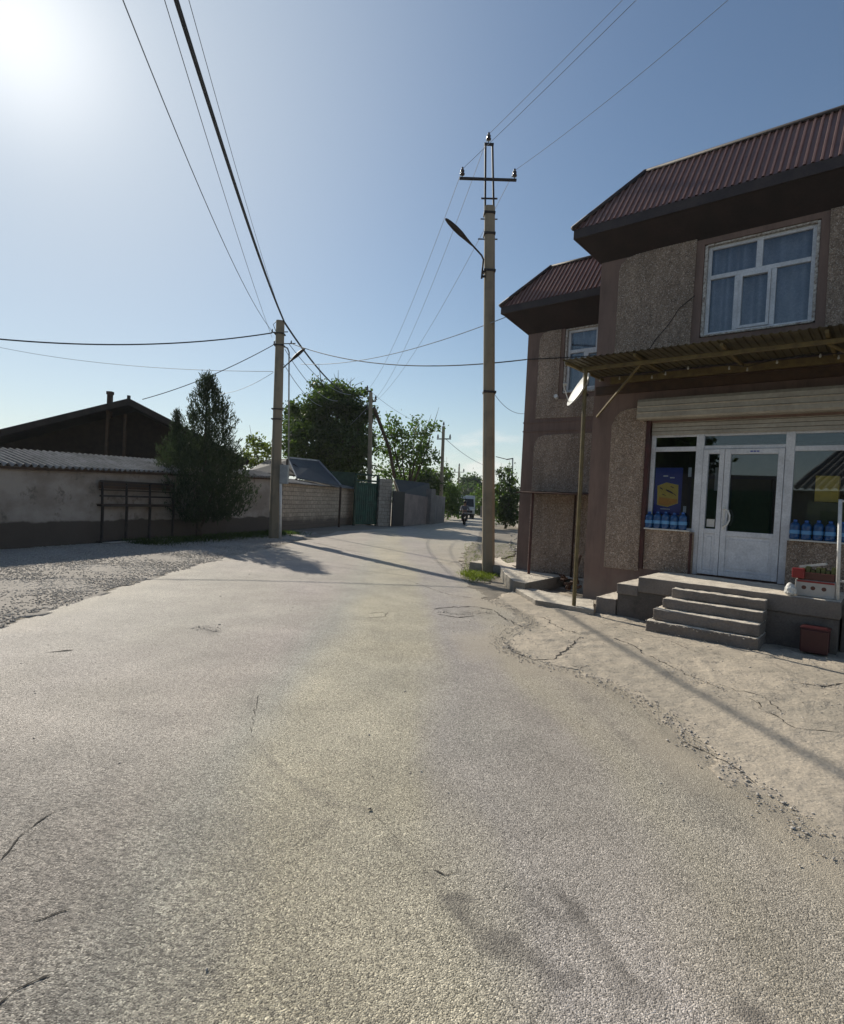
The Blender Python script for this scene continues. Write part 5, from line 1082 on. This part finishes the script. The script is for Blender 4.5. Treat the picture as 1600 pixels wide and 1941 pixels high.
tree('walnut_tree', 'loose bright leafy tree with sky showing through right of the gate pole', 'tree', 43, (770, 990),
     [(740, 815, 24), (762, 830, 24), (785, 835, 26), (745, 855, 26), (775, 865, 28), (805, 822, 14), (820, 812, 10), (800, 865, 20), (740, 895, 22), (765, 900, 22), (722, 850, 14), (812, 850, 12), (728, 905, 16), (750, 800, 9), (790, 800, 8), (820, 868, 10)], 24, .25, M['leaf_mid'], dy=1.2, cl=.30, tw=.16)
tree('round_shrub', 'dark leafy shrub above the black tarred roof', 'shrub', 48, (815, 990), [(795, 900, 22), (818, 912, 22), (780, 905, 14), (835, 925, 14), (808, 925, 24), (840, 905, 8)], 60, .26, M['leaf_dark'], dy=1, tw=.1, cl=.3)
tree('corner_bush', 'tangled bush beyond the grey wall at the bend of the street', 'shrub', 52, (848, 985), [(845, 950, 16), (856, 965, 12), (840, 935, 12), (850, 925, 12), (862, 950, 10), (852, 905, 9), (858, 932, 12), (866, 962, 9), (846, 890, 7), (864, 935, 8)], 75, .26, M['leaf_mid'], dy=1, tw=.08)
tree('garden_tree', 'small yellow-green tree behind the roof right of the juniper', 'tree', 33, (485, 1000), [(485, 850, 20), (500, 865, 18), (470, 868, 16), (490, 885, 22), (512, 850, 9), (478, 835, 8), (455, 878, 12), (515, 880, 12)], 45, .20, M['leaf_yel'], dy=.8, tw=.08, cl=.22)
tree('poplar_tree', 'hazy round tree far behind the van', 'tree', 110, (890, 978), [(885, 918, 13), (898, 915, 13), (908, 925, 12), (892, 935, 16), (915, 935, 12), (878, 930, 9), (872, 945, 10), (884, 945, 12)], 34, .55, M['leaf_far'], dy=2, tw=.3, cl=.6)
tree('poplar_tree', 'far green tree between the van and the central pole', 'tree', 75, (908, 978), [(903, 945, 12), (912, 955, 14), (905, 968, 9), (920, 940, 10), (912, 930, 9), (918, 965, 10)], 48, .40, M['leaf_mid'], dy=2, tw=.2, cl=.45)
tree('shaggy_bush', 'tall shaggy bush seen between the central pole and the shop corner', 'shrub', 39, (958, 992), [(950, 925, 11), (962, 915, 9), (955, 945, 17), (970, 935, 12), (945, 950, 14), (972, 955, 14), (958, 965, 18), (950, 903, 6), (966, 900, 5), (978, 925, 7), (940, 935, 9), (975, 945, 9), (952, 975, 12), (938, 960, 10), (948, 984, 9), (962, 982, 12), (974, 972, 11), (976, 985, 8), (945, 893, 4), (963, 890, 4), (972, 912, 5)], 120, .18, M['leaf_dark'], dy=.7, tw=.08, up=.5, cl=.18)
# low tree line on the horizon
C_ = []; R_ = []; 
for i in range(70):
    x = -180+i*6.2+random.uniform(-2, 2); C_.append(Vector((x, 210+random.uniform(-15, 15), 2.2))); R_.append(random.uniform(2.5, 5.5))
foliage('treeline', M['leaf_far'], C_, R_, [70]*70, 1.0, None, 0, .7, .8, kind='stuff', lab='low hazy tree line on the horizon', cat='trees', cl=1.0)
# grass
def blades(name, P, h, mat, lab):
    n = len(P); P = np.asarray(P); a = RNG.uniform(0, 6.28, n); w = np.stack([np.cos(a), np.sin(a), np.zeros(n)], 1)*.006; l = np.stack([RNG.normal(0, .35, n), RNG.normal(0, .35, n), np.ones(n)], 1)*(h*RNG.uniform(.4, 1.2, n))[:, None]
    V = np.stack([P-w, P+w, P+l*.6+w*.6, P+l*[1.35, 1.35, 1]], 1); me = arr_mesh(name, V.reshape(-1, 3), np.arange(n*4).reshape(-1, 4))
    at = me.attributes.new('shade', 'FLOAT', 'POINT'); at.data.foreach_set('value', np.repeat(RNG.uniform(0, 1, n), 4).astype(np.float32)); return tag(link_mesh(name, me, mat), lab, 'grass', None, 'stuff')
P = []
for i in range(1900):
    x, y = random.choice([(915, 1090), (905, 1098), (925, 1098), (895, 1092), (932, 1092)]); p = gz(x-6+random.gauss(0, 8), y-2+random.gauss(0, 4)); P.append((p[0], p[1], .02))
blades('grass', P, .075, M['grass'], 'bright grass tuft at the foot of the central pole')
P = []
for i in range(2600): p = gz(random.uniform(880, 975), random.uniform(1030, 1095)); P.append((p[0], p[1], .02)) if p[1] > 12 else None
blades('dry_grass', P, .05, M['leaf_yel'], 'thin dry grass on the dirt beside the central pole')
P = []
for i in range(9000):
    t = random.uniform(3.2, 11.4); p = LW(t, random.gauss(.9, .45), .015); P.append(tuple(p)) if random.random() < .35+.65*abs(math.sin(t*2.1)) else None
blades('verge_grass', P, .13, M['leaf_dark'], 'dark weeds along the foot of the long wall')

# ================================================================== FAR STREET
Yv = 58; g = lambda x, y, Y=Yv: Vector(tuple(iy(x, y, Y)))
c0 = gz(884, 979.5); vy = 57.0; vx = iy(884, 970, vy)[0]
e = empty('van', (vx, vy, 0), 'white boxy van facing the camera at the far end of the street', 'van')
V_ = lambda x, y, z: Vector((vx+x, vy+y, z))
b = MB(); prof = [(0.0, .35), (-.12, .9), (-.02, 1.15), (.35, 2.05), (.55, 2.35), (4.2, 2.38), (4.4, 2.2), (4.4, .35)]
P = [V_(s, y, z) for s in (-.85, .85) for y, z in prof]; n = len(prof); b.pts(P, [tuple(range(n))[::-1], tuple(range(n, 2*n))]+[(i, (i+1) % n, n+(i+1) % n, n+i) for i in range(n)]); b.build('body', M['carwhite'], e, bevel=.05)
b = MB(); b.hexa([V_(-.74, -.015, 1.22), V_(.74, -.015, 1.22), V_(.74, .05, 1.22), V_(-.74, .05, 1.22), V_(-.70, .33, 2.02), V_(.70, .33, 2.02), V_(.70, .42, 2.02), V_(-.70, .42, 2.02)]); b.build('windscreen', M['carglass'], e)
b = MB(); b.box(-.6, .6, -.14, -.05, .62, .85, V_); b.box(-.84, .84, -.16, -.04, .35, .52, V_); b.build('bumper', M['iron'], e)
for s in (-.66, .66): b = MB(); b.box(s-.13, s+.13, -.13, -.06, .86, 1.02, V_); b.build('headlight', M['white'], e, bevel=.02)
for s in (-.74, .74):
    for y in (.7, 3.4): b = MB(); b.tube([V_(s-.1, y, .33), V_(s+.1, y, .33)], .33, 14); b.build('wheel', M['black'], e)
# motorcyclist in front of the van
rx, ry = gz(883, 987)[:2]; ry = 42.0; rx = iy(881, 970, 42.0)[0]
mo = empty('motorcycle', (rx, ry, 0), 'small motorcycle ridden towards the camera in front of the van', 'motorcycle')
Q = lambda x, y, z: Vector((rx+x, ry+y, z))
for y in (-.62, .62): b = MB(); b.tube([Q(math.cos(a)*0, y+.27*math.cos(a), .30+.27*math.sin(a)) for a in np.linspace(0, 2*math.pi, 17)], .05, 6, False); b.build('wheel', M['black'], mo)
b = MB(); b.tube([Q(0, -.62, .30), Q(0, -.42, .95)], .035, 6); b.tube([Q(-.34, -.38, 1.02), Q(0, -.45, .98), Q(.34, -.38, 1.02)], .018, 6); b.tube([Q(0, .62, .3), Q(0, .2, .55), Q(0, -.4, .85)], .05, 6); b.build('frame', M['iron'], mo)
b = MB(); b.box(-.11, .11, -.35, .6, .62, .80, Q); b.box(-.14, .14, -.2, .2, .25, .55, Q); b.build('tank_and_seat', M['iron'], mo, bevel=.04)
b = MB(); b.lathe([(.02, -.03), (.09, -.02), (.10, .03), (.03, .06)], tuple(Q(0, -.52, .86)), 12); b.build('headlight', M['steelw'], mo)
def figure(name, lab, joints, edges, radii, mat, root=0, par=None):
    me = bpy.data.meshes.new(name); me.from_pydata([tuple(j) for j in joints], edges, []); o = link_mesh(name, me, mat, par)
    if par is None: pass
    s = o.modifiers.new('skin', 'SKIN'); sv = me.skin_vertices[0].data
    for i, r in enumerate(radii): sv[i].radius = (r, r*.85); sv[i].use_root = (i == root)
    u = o.modifiers.new('sub', 'SUBSURF'); u.levels = u.render_levels = 1; return o
pe = empty('person', Q(0, .15, .8), 'person in a dark jacket riding the small motorcycle', 'person')
J = [Q(0, .18, .84), Q(0, .12, 1.10), Q(0, .08, 1.34), Q(0, .06, 1.46), Q(0, .05, 1.56), Q(0, .04, 1.68), Q(-.20, .08, 1.36), Q(-.30, -.10, 1.12), Q(-.32, -.36, 1.04), Q(.20, .08, 1.36), Q(.30, -.10, 1.12), Q(.32, -.36, 1.04), Q(-.17, -.22, .80), Q(-.18, -.10, .38), Q(-.18, -.22, .30), Q(.17, -.22, .80), Q(.18, -.10, .38), Q(.18, -.22, .30)]
figure('body', '', J, [(0, 1), (1, 2), (2, 3), (3, 4), (4, 5), (2, 6), (6, 7), (7, 8), (2, 9), (9, 10), (10, 11), (0, 12), (12, 13), (13, 14), (0, 15), (15, 16), (16, 17)], [.15, .15, .17, .06, .085, .10, .075, .05, .04, .075, .05, .04, .09, .06, .05, .09, .06, .05], M['skin'], 0, pe)
figure('jacket', '', [Q(0, .18, .86), Q(0, .12, 1.10), Q(0, .08, 1.36), Q(-.21, .08, 1.37), Q(-.31, -.10, 1.12), Q(-.32, -.30, 1.05), Q(.21, .08, 1.37), Q(.31, -.10, 1.12), Q(.32, -.30, 1.05)], [(0, 1), (1, 2), (2, 3), (3, 4), (4, 5), (2, 6), (6, 7), (7, 8)], [.175, .18, .185, .10, .07, .06, .10, .07, .06], M['shirt'], 0, pe)
figure('trousers', '', [Q(0, .18, .82), Q(-.17, -.22, .80), Q(-.18, -.10, .40), Q(.17, -.22, .80), Q(.18, -.10, .40)], [(0, 1), (1, 2), (0, 3), (3, 4)], [.16, .11, .075, .11, .075], M['iron'], 0, pe)
b = MB(); b.lathe([(.105, .0), (.125, .04), (.12, .12), (.08, .18), (.02, .20)], tuple(Q(0, .05, 1.62)), 12); b.build('hair', M['black'], pe, smooth=True)
# pale fence on the right before the bush
wallseg('pale_fence', 'pale upright fence beyond the shop wing at the right', 'fence', gz(974, 995), gz(984, 1003), 1.95, 'whitewash', .1)
wallseg('far_wall', 'low pale wall at the far end of the street', 'wall', (6.6, 64, 0), (16, 60, 0), 1.3, 'plaster3', .3)
wallseg('far_wall', 'far grey wall left of the van', 'wall', (-3, 74, 0), (4.6, 70, 0), 1.7, 'plaster3', .3)
# stones by the wing
P = np.array([tuple(gz(random.uniform(965, 985), random.uniform(1015, 1045), .03)) for i in range(40)]); stones('loose_blocks', P, RNG.uniform(.04, .10, 40), M['stone'])
# houses across the street, behind the camera: the shop windows mirror them
oh = empty('opposite_house', (-13, -5, 0), 'long house across the street, seen mirrored in the shop windows', 'house')
def OH(t, d, z):   # t along, d towards the street
    p = np.array([-14.5, 3.0, 0])+np.array([.62, -.785, 0])*t+np.array([.785, .62, 0])*d; return Vector((p[0], p[1], z))
b = MB(); b.box(-16, 9.7, -6, 0, 0, 3.6, OH); b.box(9.71, 19, -6, 0, 0, 3.0, OH); b.build('wall', M['plaster3'], oh)
foliage('added_mirror_trees', M['leaf_dark'], [OH(-12+i*1.35, -9+random.uniform(-1, 1), 4.6) for i in range(13)], [2.9+random.uniform(-.5, .9) for i in range(13)], [220]*13, .4, None, 0, .7, .9, kind='stuff', lab='unseen trees added behind the house across the street to darken the window reflections', cat='trees', cl=.5)  # unseen trees, added to darken what the left shop window mirrors
b = MB(); b.box(6.2, 9.2, .001, .05, 0, 2.9, OH); b.build('gate_leaf', M['gate'], oh)
b = MB(); b.box(3, 4.4, .001, .05, .9, 2.1, OH); b.box(11, 12.4, .001, .05, .9, 2.1, OH); b.build('window', M['carglass'], oh)
wavy_sheet('roof', OH(9.8, .5, 3.05), OH(19.4, .5, 3.05), OH(12.0, -3.4, 5.2), OH(19.4, -3.4, 5.2), .3, .05, M['slate'], oh, 2, .02)

# ================================================================== AIR
hz_ = MB(); hz_.box(-430, 430, -170, 770, -1, 14)
q = NM('haze_air'); pv = q.n('ShaderNodeVolumePrincipled'); pv.inputs['Color'].default_value = (.82, .87, .92, 1); pv.inputs['Density'].default_value = .0003; pv.inputs['Anisotropy'].default_value = .3
q.t.links.new(pv.outputs[0], q.out.inputs['Volume']); tag(hz_.build('haze', q.m), kind='stuff')
